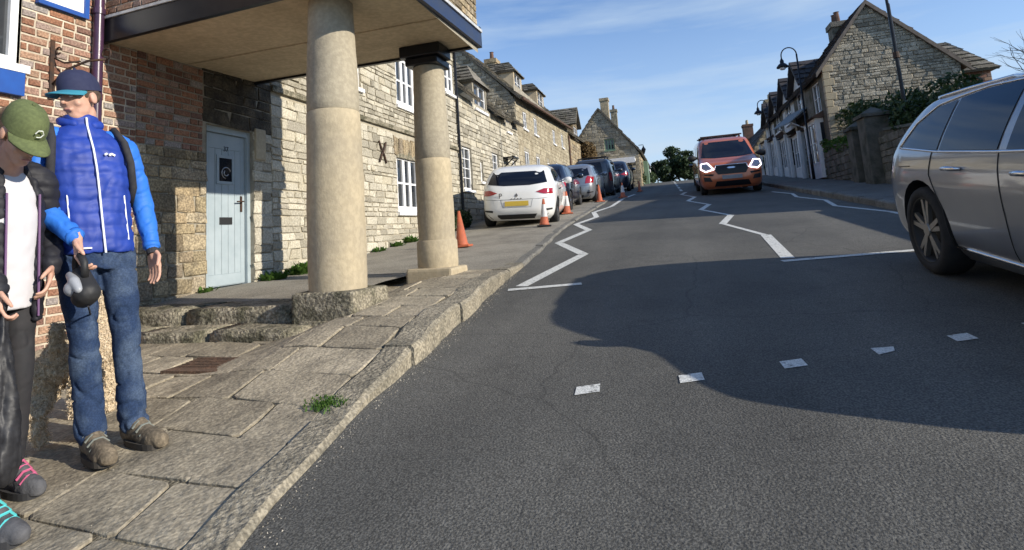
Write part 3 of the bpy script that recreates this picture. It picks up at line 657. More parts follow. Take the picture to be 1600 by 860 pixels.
# downpipe, bracket, boards on the brick
g = MB(); g.tube([(WX+.06, 3.85, .4), (WX+.06, 3.85, 6.2)], .045, 12)
for z in (1.2, 2.2, 3.4): g.tube([(WX+.06, 3.85, z), (WX+.06, 3.85, z+.06)], .055, 12)
smooth_by_angle(g.build('downpipe', plum_p, hA))
bk = thing('sign_bracket', 'scrolled wrought iron sign bracket on the brick wall above the green cap', 'bracket', (WX, 3.47, 2.5))
g = MB(); g.box((WX+.014, 3.455, 2.48), (WX+.03, 3.49, 3.02)); g.build('back_bar', iron, bk)
g = MB()
def arc(cx, cz, r, a0, a1, n=14, r1=None): return [(WX+.06+.3*0, cx+(r+((r1 or r)-r)*i/n)*math.cos(a0+(a1-a0)*i/n), cz+(r+((r1 or r)-r)*i/n)*math.sin(a0+(a1-a0)*i/n)) for i in range(n+1)]
g.tube([(WX+.03, 3.48, 2.62), (WX+.14, 3.52, 2.75), (WX+.28, 3.6, 2.83), (WX+.42, 3.66, 2.84)], .011, 6)
g.tube([(WX+.42+.05*math.cos(t), 3.66, 2.89+.05*math.sin(t)) for t in [-1.57+i*.42 for i in range(13)]], .009, 6)
g.tube([(WX+.09+.075*math.cos(t)*(1-.06*i), 3.49, 2.57+.075*math.sin(t)*(1-.06*i)) for i, t in enumerate([1.6+k*.5 for k in range(14)])], .01, 6)
g.tube([(WX+.03, 3.49, 2.86), (WX+.12, 3.51, 2.81), (WX+.24, 3.56, 2.82)], .009, 6)
g.tube([(WX+.06+.03*math.cos(t), 3.5, 2.93+.03*math.sin(t)) for t in [k*.5 for k in range(12)]], .008, 6)
g.build('scroll', iron, bk, smooth=True)
bs = thing('blue_board', 'plain bright blue board fixed under the white window', 'board', (WX, 2.9, 2.46))
g = MB(); g.obox(W0, Y_, X_, 2.3, 3.24, .02, .07, 2.45, 2.66); g.build('panel', blue_p, bs, bevel=.006)
nb = thing('notice_board', 'white notice board in a bright blue frame high on the brick wall', 'notice board', (WX, 3.5, 3.34))
g = MB(); g.obox(W0, Y_, X_, 3.36, 3.72, .02, .04, 3.36, 4.0); g.build('board', white_p, nb)
g = MB(); g.obox(W0, Y_, X_, 3.32, 3.36, .02, .06, 3.32, 4.0); g.obox(W0, Y_, X_, 3.72, 3.76, .02, .06, 3.32, 4.0); g.obox(W0, Y_, X_, 3.361, 3.719, .02, .058, 3.32, 3.36); g.obox(W0, Y_, X_, 3.361, 3.719, .02, .058, 3.97, 4.0); g.build('frame', blue_p, nb)

# ================================================================ white-windowed stone house
hB = thing('stone_cottage', 'rubble stone house with white arched casements and an iron cross tie', 'house', (WX, 9.5, gz(9.5)))
low = [(7.55, 8.46, 1.56, 2.72), (9.92, 10.93, 1.56, 2.72)]; upw = [(7.75, 8.66, 3.77, 4.87), (10.04, 10.93, 3.77, 4.87), (12.68, 13.3, 4.65, 5.5)]
wB = wall_panel('wall', hB, W0, Y_, X_, 6.3, 13.4, .3, 6.1, pale_mortar, low+upw, rev=.14)
vou = [(a-.1, b+.1, d, d+.36) for a, b, c, d in low]
masonry(wB, W0, Y_, X_, 6.3, 13.4, .45, 3.2, pale_r, ch=(.06, .165), ln=(.09, .38), holes=low+vou+[(6.3, 13.4, 3.17, 3.24)], nmax=300, seed=12, depth=.024)
masonry(wB, W0, Y_, X_, 6.3, 13.4, 3.28, 6.08, pale_r, ch=(.06, .165), ln=(.09, .38), holes=upw, nmax=0, seed=13, depth=.026)
for a, b, c, d in vou: masonry(wB, W0, Y_, X_, a, b, c, d, ochre, ch=(.35, .37), ln=(.085, .13), nmax=20, seed=int(a*10), depth=.03, minpx=2)
g = MB(); g.obox(W0, Y_, X_, 6.3, 13.4, 0, .055, 3.2, 3.28); g.build('string_course', mossy, hB)
for i, (a, b, c, d) in enumerate(low+upw): window(hB, W0, Y_, X_, a, b, c, d, cols=1, rows=2, lights=3 if i < 4 else 2, fr=.09, bar=.04, rec=.03)
for a, b, c, d in low:   # shallow arched head board
    g = MB(); n = 10; top = [V((WX-.02, a+(b-a)*k/n, d-.02+.11*math.sin(math.pi*k/n))) for k in range(n+1)]
    g.prism([V((WX-.02, a, d-.06))]+top+[V((WX-.02, b, d-.06))], V((0, 0, 0)), X_*.05); g.build('arched_head', mossy, hB)
g = MB()
for s in (-1, 1): g.tube([(WX+.045, 9.33-.13, 2.69-s*.2), (WX+.05, 9.33-.03, 2.69-s*.03), (WX+.05, 9.33+.03, 2.69+s*.03), (WX+.045, 9.33+.13, 2.69+s*.2)], .02, 6)
g.build('cross_tie', iron, hB)
roof('roof', hB, (WX+.3, 6.3, 5.98), (WX+.3, 13.5, 5.98), (WX-3.2, 13.5, 8.9), (WX-3.2, 6.3, 8.9), stone_tile, seed=5)
g = MB(); g.tube([(WX+.07, 13.34, gz(13)), (WX+.07, 13.34, 5.9)], .035, 8); g.build('downpipe', black_p, hB)

# ================================================================ low cottage with eaves dormers
def dormer(parent, yc, wd, zb, zt, xf, xb, mat=stone_tile, rows=2, wmat=None, hip=True, ov=.12, rise=.5, lights=2, cols=1):
    """gabled dormer whose window faces the road"""
    O = V((xf, 0, 0)); a, b = yc-wd/2, yc+wd/2
    d = wall_panel('dormer', parent, O, Y_, X_, a, b, zb, zt, wmat or mortar, [(a+.1, b-.1, zb+.1, zt-.08)], rev=.1)
    for y in (a, b): g = MB(); g.add([(xf, y, zb), (xf, y, zt), (xb, y, zt), (xb, y, zb+.0)], [(0, 1, 2, 3)]); g.build('dormer_cheek', wmat or mortar, d)
    window(d, O, Y_, X_, a+.1, b-.1, zb+.1, zt-.08, cols=cols, rows=rows, lights=lights, fr=.045, rec=.04, name='dormer_window')
    x1 = xf+ov; ym = yc; zr = zt+rise; xr = xf-(.35 if hip else -ov)
    for s, e in ((-1, a-ov), (1, b+ov)):
        q = [(x1, e, zt-.06), (xb, e, zt-.06), (xb, ym, zr), (xr, ym, zr)]
        roof('dormer_roof', parent, *q, mat, tw=.3, th=.2, seed=int(yc*7)+s)
    if hip:
        g = MB(); g.add([(x1, a-ov, zt-.06), (x1, b+ov, zt-.06), (xr, ym, zr+.02)], [(0, 1, 2)]); g.build('dormer_hip', mat, d)
    else:
        g = MB(); g.add([(xf+.005, a, zt), (xf+.005, b, zt), (xf+.005, ym, zr-.06)], [(0, 1, 2)]); g.build('dormer_gable', wmat or white_p, d)
    return d
hC = thing('low_cottage', 'low rubble cottage with stone dormers breaking its sagging eave', 'house', (WX, 16.5, gz(16.5)))
hw = [(13.6, 14.35, 2.2, 3.38), (16.2, 16.9, 2.45, 3.5), (15.05, 15.3, 2.5, 3.1), (18.5, 18.95, 2.75, 3.5)]
wC = wall_panel('wall', hC, W0, Y_, X_, 13.4, 19.5, .8, 4.8, mortar, hw, rev=.12)
masonry(wC, W0, Y_, X_, 13.4, 19.5, 1.1, 4.75, pale_r, ch=(.08, .18), ln=(.12, .44), holes=hw, nmax=200, seed=22, minpx=5)
for a, b, c, d in hw: window(hC, W0, Y_, X_, a, b, c, d, cols=2, rows=4, lights=1, fr=.05, rec=.05)
sagz = lambda y: 4.82-.1*math.sin((y-13.4)/6.1*3.1)
for ya, yb in ((13.5, 14.6), (16.2, 17.9), (18.7, 19.45)): roof('roof', hC, (WX+.3, ya, sagz(ya)), (WX+.3, yb, sagz(yb)), (WX-2.6, yb, 7.2), (WX-2.6, ya, 7.2), stone_tile, seed=int(ya))
for ya, yb in ((14.6, 16.2), (17.9, 18.7)): roof('roof', hC, (WX-.2, ya, 5.2), (WX-.2, yb, 5.2), (WX-2.6, yb, 7.2), (WX-2.6, ya, 7.2), stone_tile, seed=int(ya))
dormer(hC, 15.4, 1.25, 4.55, 5.5, WX+.01, WX-1.6, rise=.62, wmat=mortar)
dormer(hC, 18.3, .7, 4.35, 4.95, WX+.01, WX-1.2, rise=.4)
g = MB(); g.obox(W0, Y_, X_, 17.35, 17.95, .0, .42, 3.42, 3.46); g.tube([(WX+.02, 17.4, 3.1), (WX+.38, 17.4, 3.41)], .02, 6); g.tube([(WX+.02, 17.9, 3.1), (WX+.38, 17.9, 3.41)], .02, 6); g.build('door_hood', black_p, hC)
g = MB(); g.obox(W0, Y_, X_, 17.4, 17.9, .0, .03, 1.7, 3.1); g.build('door', dark_plastic, hC)

# ================================================================ tall house, its gable rising over the low cottage
creamr = M('cream_rubble', (.4, .35, .25), (.26, .22, .15), rough=.93, nscale=3, speck=(.2, 30), bump=.7, bscale=24, bdist=.02, ramp=[(.28, .24, .17), (.42, .37, .27), (.48, .43, .31), (.36, .31, .22)], spec=.2)
hD = thing('tall_stone_house', 'tall stone house with two hipped roof dormers beyond the low cottage', 'house', (WX, 25, gz(25)))
ez = lambda y: 6.02+.05*(y-19.5)
up4 = [(20.5, 21.1, 4.95, 5.65), (22.3, 22.9, 4.98, 5.7), (26.2, 26.8, 5.1, 5.8), (28.4, 29.0, 5.2, 5.9)]
lo4 = [(20.4, 21.1, 2.95, 4.05), (22.3, 23.0, 3.0, 4.05), (24.5, 25.0, 2.6, 4.0), (26.5, 27.2, 3.2, 4.2), (28.6, 29.3, 3.3, 4.3)]
wD = wall_panel('wall', hD, W0, Y_, X_, 19.5, 30.5, 1.4, 6.5, mortar, up4+lo4, rev=.1)
masonry(wD, W0, Y_, X_, 19.5, 30.5, 1.7, 6.5, creamr, ch=(.15, .24), ln=(.22, .5), holes=up4+lo4, lim=lambda v: (max(19.5, 19.5+(v-6.02)/.05), 30.5), nmax=150, seed=32, minpx=4, gap=.01, depth=.015)
for a, b, c, d in up4+lo4: window(hD, W0, Y_, X_, a, b, c, d, cols=1, rows=2, lights=2, fr=.05, rec=.02)
GA = V((0, 19.5, 0)); limD = lambda v: (WX-2*2.25+max(0, (v-6.0)/1.03), WX-max(0, (v-6.0)/1.03)) if v < 8.3 else None
wG = wall_panel('gable_wall', hD, GA, X_, -Y_, WX-4.5, WX, 3.0, 8.25, mortar, lim=limD)
masonry(wG, GA, X_, -Y_, WX-4.5, WX, 4.4, 8.2, rubble, ch=(.1, .17), ln=(.16, .4), lim=limD, nmax=150, seed=33, minpx=4)
window(hD, GA, X_, -Y_, WX-2.2, WX-1.75, 7.0, 7.45, cols=2, rows=2, rec=-.04, fr=.06, sill=False)
for a, b in ((19.4, 30.5),):
    roof('roof', hD, (WX+.25, a, ez(a)-.1), (WX+.25, b, ez(b)-.1), (WX-2.25, b, 8.35+.05*11), (WX-2.25, a, 8.38), stone_tile, seed=9)
    roof('roof', hD, (WX-4.75, b, 6.2), (WX-4.75, a, 6.0), (WX-2.25, a, 8.38), (WX-2.25, b, 8.9), stone_tile, seed=10)
g = MB(); g.tube([(WX+.3, 19.5, ez(19.5)-.12), (WX+.3, 30.5, ez(30.5)-.12)], .06, 8); g.build('gutter', clay, hD)
dormer(hD, 22.3, 1.3, 6.75, 7.7, WX-.55, WX-2.0, rise=.55, wmat=plaster); dormer(hD, 26.6, 1.5, 6.9, 7.85, WX-.55, WX-2.0, rise=.5, wmat=plaster)
def chimney(parent, x, y, z0, z1, wx, wy, mat, pots=1, potmat=None):
    g = MB(); g.box((x-wx, y-wy, z0), (x+wx, y+wy, z1-.2)); g.box((x-wx-.05, y-wy-.05, z1-.2), (x+wx+.05, y+wy+.05, z1)); c = g.build('chimney', mat, parent)
    for k in range(pots):
        yy = y+(k-(pots-1)/2)*.32; g = MB(); g.lathe([(.11, z1-.02), (.1, z1+.2), (.085, z1+.38), (.11, z1+.4)], (x, yy, 0), 10); g.build('chimney_pot', potmat or clay, c)
chimney(hD, WX-2.25, 24.3, 8.2, 9.1, .25, .3, ochre, 1)

hE = thing('end_cottage', 'small stone cottage with a steep gabled dormer before the gabled shop', 'house', (WX, 33, gz(33)))
wE = wall_panel('wall', hE, W0, Y_, X_, 30.5, 36.5, 2.4, 6.4, mortar, [(33.5, 34.4, 4.0, 5.0)], rev=.1)
masonry(wE, W0, Y_, X_, 30.5, 36.5, 2.8, 6.3, ochre, ch=(.14, .24), ln=(.2, .5), holes=[(33.5, 34.4, 4.0, 5.0)], nmax=0, seed=42, gap=.01)
window(hE, W0, Y_, X_, 33.5, 34.4, 4.0, 5.0, cols=2, rows=2)
roof('roof', hE, (WX+.3, 30.6, 6.15), (WX+.3, 36.5, 6.4), (WX-2.3, 36.5, 8.4), (WX-2.3, 30.6, 8.2), stone_tile, seed=12)
dormer(hE, 33.4, 1.6, 6.2, 7.15, WX+.02, WX-2, hip=False, rise=1.15, wmat=ochre, ov=.25)
g = MB(); g.tube([(WX+.07, 30.55, 2.8), (WX+.07, 30.55, 6.1)], .05, 8); g.build('downpipe', clay, hE)

# gabled shop standing forward
hF = thing('gabled_shop', 'stone house with its gable to the street, sage window and pale shop canopy', 'house', (-3.9, 36, gz(36)))
xl, xr_, xa, za_, ze_ = -6.25, -1.62, -3.95, 8.55, 5.5
limF = lambda v: (xl+max(0, (v-ze_)*(xa-xl)/(za_-ze_)), xr_-max(0, (v-ze_)*(xr_-xa)/(za_-ze_))) if v < za_ else None
FO = V((0, 36, 0)); fw = [(-3.75, -3.1, 5.75, 6.5), (-3.6, -2.1, 3.6, 4.7)]
wF = wall_panel('gable_wall', hF, FO, X_, -Y_, xl, xr_, 2.8, za_-.03, mortar, fw, lim=limF)
masonry(wF, FO, X_, -Y_, xl, xr_, 3.2, za_-.05, rubble, ch=(.13, .22), ln=(.2, .45), holes=fw+[(-3.9, -1.9, 4.7, 5.1)], lim=limF, nmax=120, seed=52, minpx=4)
window(hF, FO, X_, -Y_, *fw[0], cols=1, rows=2, lights=3, mat=green_p, fr=.07); window(hF, FO, X_, -Y_, *fw[1], cols=2, rows=2, lights=2, mat=dark_plastic)
g = MB(); g.box((-3.95, 35.2, 4.86), (-1.85, 35.97, 5.02)); g.box((-3.95, 35.15, 4.72), (-1.85, 35.2, 5.08)); g.build('shop_canopy', white_p, hF)
wF2 = wall_panel('side_wall', hF, V((xr_, 0, 0)), Y_, X_, 36, 52, 2.8, 5.6, mortar, [(37.5, 39.5, 3.6, 5.0), (42, 43, 4.6, 5.4)]); masonry(wF2, V((xr_, 0, 0)), Y_, X_, 36, 52, 3.2, 5.5, ochre, ch=(.16, .26), ln=(.3, .6), holes=[(37.5, 39.5, 3.6, 5.0), (42, 43, 4.6, 5.4)], nmax=0, seed=53)
window(hF, V((xr_, 0, 0)), Y_, X_, 37.5, 39.5, 3.6, 5.0, lights=3, mat=green_p); window(hF, V((xr_, 0, 0)), Y_, X_, 42, 43, 4.6, 5.4)
roof('roof', hF, (xr_+.2, 35.85, ze_-.1), (xr_+.2, 52, ze_+.3), (xa, 52, za_+.3), (xa, 35.85, za_+.06), stone_tile, tw=.5, th=.35, seed=15)
roof('roof', hF, (xl-.2, 52, ze_+.3), (xl-.2, 35.85, ze_-.1), (xa, 35.85, za_+.06), (xa, 52, za_+.3), stone_tile, tw=.5, th=.35, seed=16)
chimney(hF, xa+.1, 39.6, 8.3, 10.0, .28, .32, ochre, 0); chimney(hF, xa+.1, 47, 8.5, 10.6, .25, .32, mossy, 1)
for k, (yy, hh) in enumerate(((40.5, 1.3), (45, 1.1))):
    g = MB(); g.box((xr_+.03, yy, 3.6), (xr_+.35, yy+1.4, 4.0+hh)); g.build('bay', green_p if k == 0 else white_p, hF)
hL = thing('hanging_lantern', 'black wall lantern at the corner of the gabled shop', 'lantern', (-1.4, 36.2, 5.6))
g = MB(); g.lathe([(.04, 5.3), (.13, 5.55), (.15, 5.6), (.05, 5.75), (.02, 5.85)], (-1.3, 36.2, 0), 8); g.tube([(-1.6, 36.2, 5.9), (-1.3, 36.2, 5.9), (-1.3, 36.2, 5.8)], .02, 6); g.build('lantern_body', black_p, hL)
# ================================================================ right side: garden wall, piers, ivy
GX = 5.3; nX = V((-1, 0, 0)); G0 = V((GX, 0, 0))
dark_r = [(.1, .09, .075), (.16, .145, .12), (.21, .19, .155), (.13, .12, .1)]
dark_rub = M('weathered_dark_rubble', (.15, .14, .11), (.07, .075, .045), rough=.95, nscale=3, ncon=(.45, .7), speck=(.25, 40), bump=.8, bscale=30, bdist=.02, ramp=dark_r, spec=.2)
render_d = M('mossy_dark_render', (.13, .12, .1), (.06, .06, .045), rough=.95, nscale=3, ncon=(.4, .65), bump=.6, bscale=25, bdist=.02, spec=.2)
def garden_wall(y0, y1, hf, label, seed, nmax):
    t = thing('garden_wall', label, 'wall', (GX, (y0+y1)/2, gz((y0+y1)/2)))
    n = max(2, int((y1-y0)/1.0)); g = MB(); vs = []
    for k in range(n+1):
        y = y0+(y1-y0)*k/n; b, tp = gz(y), gz(y)+hf(y); vs += [(GX, y, b), (GX, y, tp), (GX+.3, y, tp), (GX+.3, y, b)]
    g.add(vs, [(4*k+i, 4*k+i+1, 4*k+5+i, 4*k+4+i) for k in range(n) for i in range(3)]+[(0, 1, 2, 3), (4*n+3, 4*n+2, 4*n+1, 4*n)])
    b = g.build('wall_body', render_d, t)
    zt = max(gz(y0)+hf(y0), gz(y1)+hf(y1))
    def lim(v):
        ys = [y0+(y1-y0)*i/60 for i in range(61)]; ok = [y for y in ys if gz(y)+hf(y) >= v and gz(y)+.1 <= v+.1]
        return (min(ok), max(ok)) if ok else None
    masonry(b, G0, Y_, nX, y0, y1, gz(y0)+.1, zt, dark_rub, ch=(.13, .22), ln=(.2, .45), lim=lim, nmax=nmax, seed=seed, minpx=3)
    for k in range(int((y1-y0)/.6)):
        ya = y0+k*.6; g = MB(); yb = min(ya+.59, y1); z0, z1 = gz(ya)+hf(ya), gz(yb)+hf(yb)
        q = [V((GX-.04, ya, z0+.002)), V((GX+.34, ya, z0+.002)), V((GX+.3, ya, z0+.07)), V((GX+.0, ya, z0+.07))]; q2 = [p+V((0, yb-ya, z1-z0)) for p in q]
        g.add(q+q2, [(3, 2, 1, 0), (4, 5, 6, 7), (0, 1, 5, 4), (1, 2, 6, 5), (2, 3, 7, 6), (3, 0, 4, 7)]); g.build('coping_stone', dark_rub, t)
garden_wall(4.0, 10.9, lambda y: 1.2, 'dark rubble garden wall behind the silver grey estate car', 61, 40)
garden_wall(10.9, 16.0, lambda y: 1.45, 'dark rubble garden wall between the grey estate car and the gate piers', 62, 100)
garden_wall(17.75, 24.5, lambda y: 1.22, 'dark rubble garden wall topped with moss beside the street lamp', 63, 80)
def pier(y, h, s, label):
    t = thing('gate_pier', label, 'gate pier', (GX, y, gz(y)), group='gate piers'); z0 = gz(y)
    g = MB(); g.box((GX-s, y-s, z0), (GX+s, y+s, z0+h-.28)); g.build('shaft', render_d, t, bevel=.02)
    g = MB(); g.box((GX-s-.06, y-s-.06, z0+h-.28), (GX+s+.06, y+s+.06, z0+h-.2)); a = s+.04
    g.add([(GX-a, y-a, z0+h-.2), (GX+a, y-a, z0+h-.2), (GX+a, y+a, z0+h-.2), (GX-a, y+a, z0+h-.2), (GX, y, z0+h)], [(0, 1, 4), (1, 2, 4), (2, 3, 4), (3, 0, 4)]); g.build('cap', render_d, t)
pier(16.28, 2.12, .29, 'taller mossy gate pier nearer the estate car'); pier(17.5, 1.86, .24, 'lower mossy gate pier beside the garden wall')
gt = thing('garden_gate', 'dark iron gate hung between the two mossy gate piers', 'gate', (GX, 16.9, gz(16.9)))
g = MB(); zg = gz(16.9)
for k in range(6): g.tube([(GX, 16.62+k*.12, zg+.15), (GX, 16.62+k*.12, zg+1.25)], .012, 5)
for z in (.2, 1.15): g.tube([(GX, 16.58, zg+z), (GX, 17.26, zg+z)], .015, 5)
g.build('bars', iron, gt)
iv = thing('ivy_hedge', 'dark ivy hedge spilling over the wall under the stone gable', 'hedge', (5.9, 17, gz(17)))
bl = [((5.75+.5*random.random(), 13.6+k*.55, gz(13.6+k*.55)+1.75+.28*math.sin(k*1.7)), (.6, .6, .55)) for k in range(13)]
leaves('foliage', iv, bl, 9000, .07, ivy_m, 3)
g = MB()
for k in range(10): g.tube([(5.9, 13.6+k*.7, gz(14)), (5.9+.1*random.random(), 13.7+k*.7, gz(14)+1.2), (5.8, 13.6+k*.7+.2, gz(14)+1.9)], [.03, .025, .012], 5)
g.build('stems', bark, iv)
ms = thing('wall_moss_shrub', 'low green shrub on the garden wall below the white bay window', 'shrub', (5.5, 20.5, gz(20.5)+1.2))
leaves('foliage', ms, [((5.45, 18.3+k*.5, gz(18.3+k*.5)+1.25+.1*math.sin(k*2.3)), (.28, .4, .2)) for k in range(8)], 3500, .045, grass_m, 4)
g = MB(); g.tube([(5.5, 18.4, gz(18.4)+1.15), (5.48, 20.2, gz(20.2)+1.2), (5.5, 22, gz(22)+1.25)], .02, 5); g.build('stems', bark, ms)

# ================================================================ stone gable house and the terrace behind it
hG = thing('gable_end_house', 'tall end house with a broad sunlit rubble gable facing the camera', 'house', (7.3, 20.5, gz(20.5)))
gl, gr, ga, gza, gzl, gzr = 5.42, 9.35, 6.95, 7.8, 5.88, 5.42
limG = lambda v: (gl+max(0, (v-gzl)*(ga-gl)/(gza-gzl)), gr-max(0, (v-gzr)*(gr-ga)/(gza-gzr))) if v < gza else None
GO = V((0, 20.5, 0))
wg = wall_panel('gable_wall', hG, GO, X_, -Y_, gl, gr, 1.5, gza-.03, mortar, lim=limG)
gable_r = [(.24, .21, .16), (.4, .36, .28), (.52, .47, .37), (.32, .29, .23), (.45, .39, .29)]
gable_m = M('gable_rubble', (.3, .27, .21), (.14, .13, .1), rough=.93, nscale=4, ncon=(.5, .8), speck=(.25, 35), bump=.9, bscale=28, bdist=.02, ramp=gable_r, rnd=.1, spec=.2)
masonry(wg, GO, X_, -Y_, gl, gr, 2.6, gza-.05, gable_m, ch=(.07, .17), ln=(.1, .36), lim=limG, nmax=300, seed=71, minpx=5, depth=.035)
for k in range(16):
    z = 2.0+k*.24; g = MB(); l = .3 if k % 2 else .18; g.box((gl-.03, 20.44, z), (gl+l, 20.6, z+.23)); g.build('quoin', columnm, wg, bevel=.012, bseg=1)
wG2 = wall_panel('front_wall', hG, V((gl, 0, 0)), Y_, nX, 20.5, 23.2, 1.5, 5.9, dark_rub, [(21.2, 22.2, 4.4, 5.5)])
window(hG, V((gl, 0, 0)), Y_, nX, 21.2, 22.2, 4.4, 5.5, cols=1, rows=2, lights=2, rec=.04)
roof('roof', hG, (gl-.22, 20.38, gzl-.3), (gl-.22, 23.2, gzl-.3), (ga, 23.2, gza+.05), (ga, 20.38, gza+.05), slate, seed=21)
roof('roof', hG, (gr+.2, 23.2, gzr-.22), (gr+.2, 20.38, gzr-.22), (ga, 20.38, gza+.05), (ga, 23.2, gza+.05), clay, seed=22)
barge = M('weathered_bargeboard', (.2, .16, .13), (.12, .1, .08), rough=.8, nscale=6)
for (xa_, za2, xb_, zb2) in ((gl-.24, gzl-.34, ga, gza+.02), (ga, gza+.02, gr+.22, gzr-.26)):
    g = MB(); q = [V((xa_, 20.34, za2-.1)), V((xb_, 20.34, zb2-.1)), V((xb_, 20.34, zb2+.06)), V((xa_, 20.34, za2+.06))]; g.prism(q, V((0, 0, 0)), V((0, .07, 0))); g.build('bargeboard', barge, hG)
chimney(hG, 6.75, 22.9, 6.8, 7.95, .24, .3, dark_rub, 2)
def bay(parent, xf, y0, y1, z0, z1, roofm):
    O = V((xf, 0, 0)); d = wall_panel('bay_window', parent, O, Y_, nX, y0, y1, z0, z1, white_p, [(y0+.1, y1-.1, z0+.5, z1-.12)], rev=.06)
    window(d, O, Y_, nX, y0+.1, y1-.1, z0+.5, z1-.12, cols=1, rows=2, lights=3, rec=.0, sill=False)
    O2 = V((0, y0, 0)); e = wall_panel('bay_side', d, O2, X_, -Y_, xf, xf+.5, z0, z1, white_p, [(xf+.1, xf+.42, z0+.5, z1-.12)], rev=.06)
    window(d, O2, X_, -Y_, xf+.1, xf+.42, z0+.5, z1-.12, cols=1, rows=2, rec=.0, sill=False)
    g = MB(); g.add([(xf-.15, y0-.15, z1), (xf-.15, y1+.1, z1), (xf+.5, y1+.1, z1+.35), (xf+.5, y0-.15, z1+.35), (xf+.5, y0-.15, z1-.02), (xf+.5, y1+.1, z1-.02)], [(0, 1, 2, 3), (0, 3, 4), (1, 5, 2), (0, 4, 5, 1)]); g.build('bay_roof', roofm, d)
bay(hG, 4.95+.2, 21.25, 22.9, 2.1, 4.2, clay)
ords = ['first', 'second', 'third', 'fourth']
def terrace(k):
    y0 = 23.2+2.45*k; y1 = y0+2.45; dz = -.03*k+.02; xf = 5.5
    t = thing('terraced_house', '%s dark gabled terrace house beyond the stone gable end' % ords[k], 'house', (xf, y0+1.2, gz(y0+1.2)), group='terrace on the right')
    wl = wall_panel('front_wall', t, V((xf, 0, 0)), Y_, nX, y0, y1, 1.8, 6.2, white_wall if k % 2 else dark_rub, [(y0+.6, y1-.6, 4.9, 5.8)])
    window(t, V((xf, 0, 0)), Y_, nX, y0+.6, y1-.6, 4.9, 5.8, cols=1, rows=2, lights=2, rec=.03)
    roof('roof', t, (xf-.2, y0, 5.7+dz), (xf-.2, y1, 5.7+dz), (7.3, y1, 7.4+dz), (7.3, y0, 7.4+dz), slate, tw=.4, th=.3, seed=30+k)
    roof('roof', t, (9.2, y1, 5.7+dz), (9.2, y0, 5.7+dz), (7.3, y0, 7.4+dz), (7.3, y1, 7.4+dz), slate, tw=.4, th=.3, seed=35+k)
    zr = 7.0-.07*k; ym = y0-.45
    ym = (y0+y1)/2-.3
    for e, s in ((y0-.1, 0), (y1-.3, 1)): roof('front_gable_roof', t, (xf-.3, e, zr-1.15), (7.3, e, zr-1.15), (7.3, ym, zr), (xf-.3, ym, zr), slate, tw=.4, th=.3, seed=40+k)
    g = MB(); g.add([(xf-.06, y0+.05, zr-1.2), (xf-.06, y1-.4, zr-1.2), (xf-.06, ym, zr-.08)], [(0, 1, 2)]); g.build('front_gable', white_wall, t)
    bay(t, xf-.35, y0+.5, y1-.5, gz(y0)+.1, gz(y0)+2.0, clay if k != 1 else slate)
    for s in (0, 1):
        g = MB(); g.box((xf-.5, y0+.2+s*1.9, gz(y0)), (xf-.38, y0+.32+s*1.9, gz(y0)+2.0)); g.build('porch_post', white_p, t)
for k in range(4): terrace(k)
aw = thing('awning', 'grey blue sloping awning along the terrace front behind the street lamp', 'awning', (5.0, 24.5, 4.6))
awm = M('awning_cloth', (.2, .24, .27), (.16, .2, .23), rough=.8)
g = MB(); g.prism([V((5.45, 23.4, 5.0)), V((4.75, 23.4, 4.45)), V((4.75, 23.4, 4.4)), V((5.45, 23.4, 4.93))], V((0, 0, 0)), V((0, 3.2, .25))); g.build('canopy_sheet', awm, aw)
g = MB()
for yy in (23.5, 26.4): g.tube([(5.46, yy, 4.1+.05*(yy-23.5)), (4.85, yy, 4.45+.08*(yy-23.5))], .025, 6)
g.build('stay', white_p, aw)
# brick annexe behind the gable
hX = thing('brick_annexe', 'red brick annexe with a hipped stone tile roof right of the gable', 'house', (10.5, 24, gz(24)))
wx = wall_panel('wall', hX, V((0, 24, 0)), X_, -Y_, 9.0, 11.85, 1.9, 5.85, mortar); masonry(wx, V((0, 24, 0)), X_, -Y_, 9.0, 11.85, 4.2, 5.8, brickm, 'brick', ch=(.13, .14), ln=(.2, .4), nmax=60, piece='brick', seed=81, minpx=3, depth=.012)
wall_panel('side_wall', hX, V((11.85, 0, 0)), Y_, X_, 24, 27, 1.9, 5.85, brickm)
roof('roof', hX, (8.8, 23.8, 5.7), (12.05, 23.8, 5.7), (11.2, 25.5, 7.3), (8.8, 25.5, 7.3), stone_tile, tw=.4, th=.27, seed=51)
roof('roof', hX, (12.05, 23.8, 5.7), (12.05, 27.2, 5.7), (11.2, 25.5, 7.3), (11.2, 25.4, 7.3), stone_tile, tw=.4, th=.27, seed=52)
# far house on the right
hH = thing('far_gabled_house', 'far yellow stone house with two chimneys beyond the terrace on the right', 'house', (7.4, 42, gz(42)))
hl, hr, hap, hza, hze = 5.9, 9.2, 7.6, 7.75, 5.4
limH = lambda v: (hl+max(0, (v-hze)*(hap-hl)/(hza-hze)), hr-max(0, (v-hze)*(hr-hap)/(hza-hze))) if v < hza else None
wh = wall_panel('gable_wall', hH, V((0, 42, 0)), X_, -Y_, hl, hr, 3.4, hza-.03, mortar, lim=limH); masonry(wh, V((0, 42, 0)), X_, -Y_, hl, hr, 3.5, hza-.05, ochre, ch=(.2, .3), ln=(.3, .6), lim=limH, nmax=60, seed=91, minpx=4)
wall_panel('side_wall', hH, V((hl, 0, 0)), Y_, nX, 42, 54, 3.4, hze+.05, mortar)
roof('roof', hH, (hl-.15, 41.8, hze-.15), (hl-.15, 54, hze-.15), (hap, 54, hza+.05), (hap, 41.8, hza+.05), slate, tw=.5, th=.4, seed=55)
roof('roof', hH, (hr+.15, 54, hze-.15), (hr+.15, 41.8, hze-.15), (hap, 41.8, hza+.05), (hap, 54, hza+.05), slate, tw=.5, th=.4, seed=56)
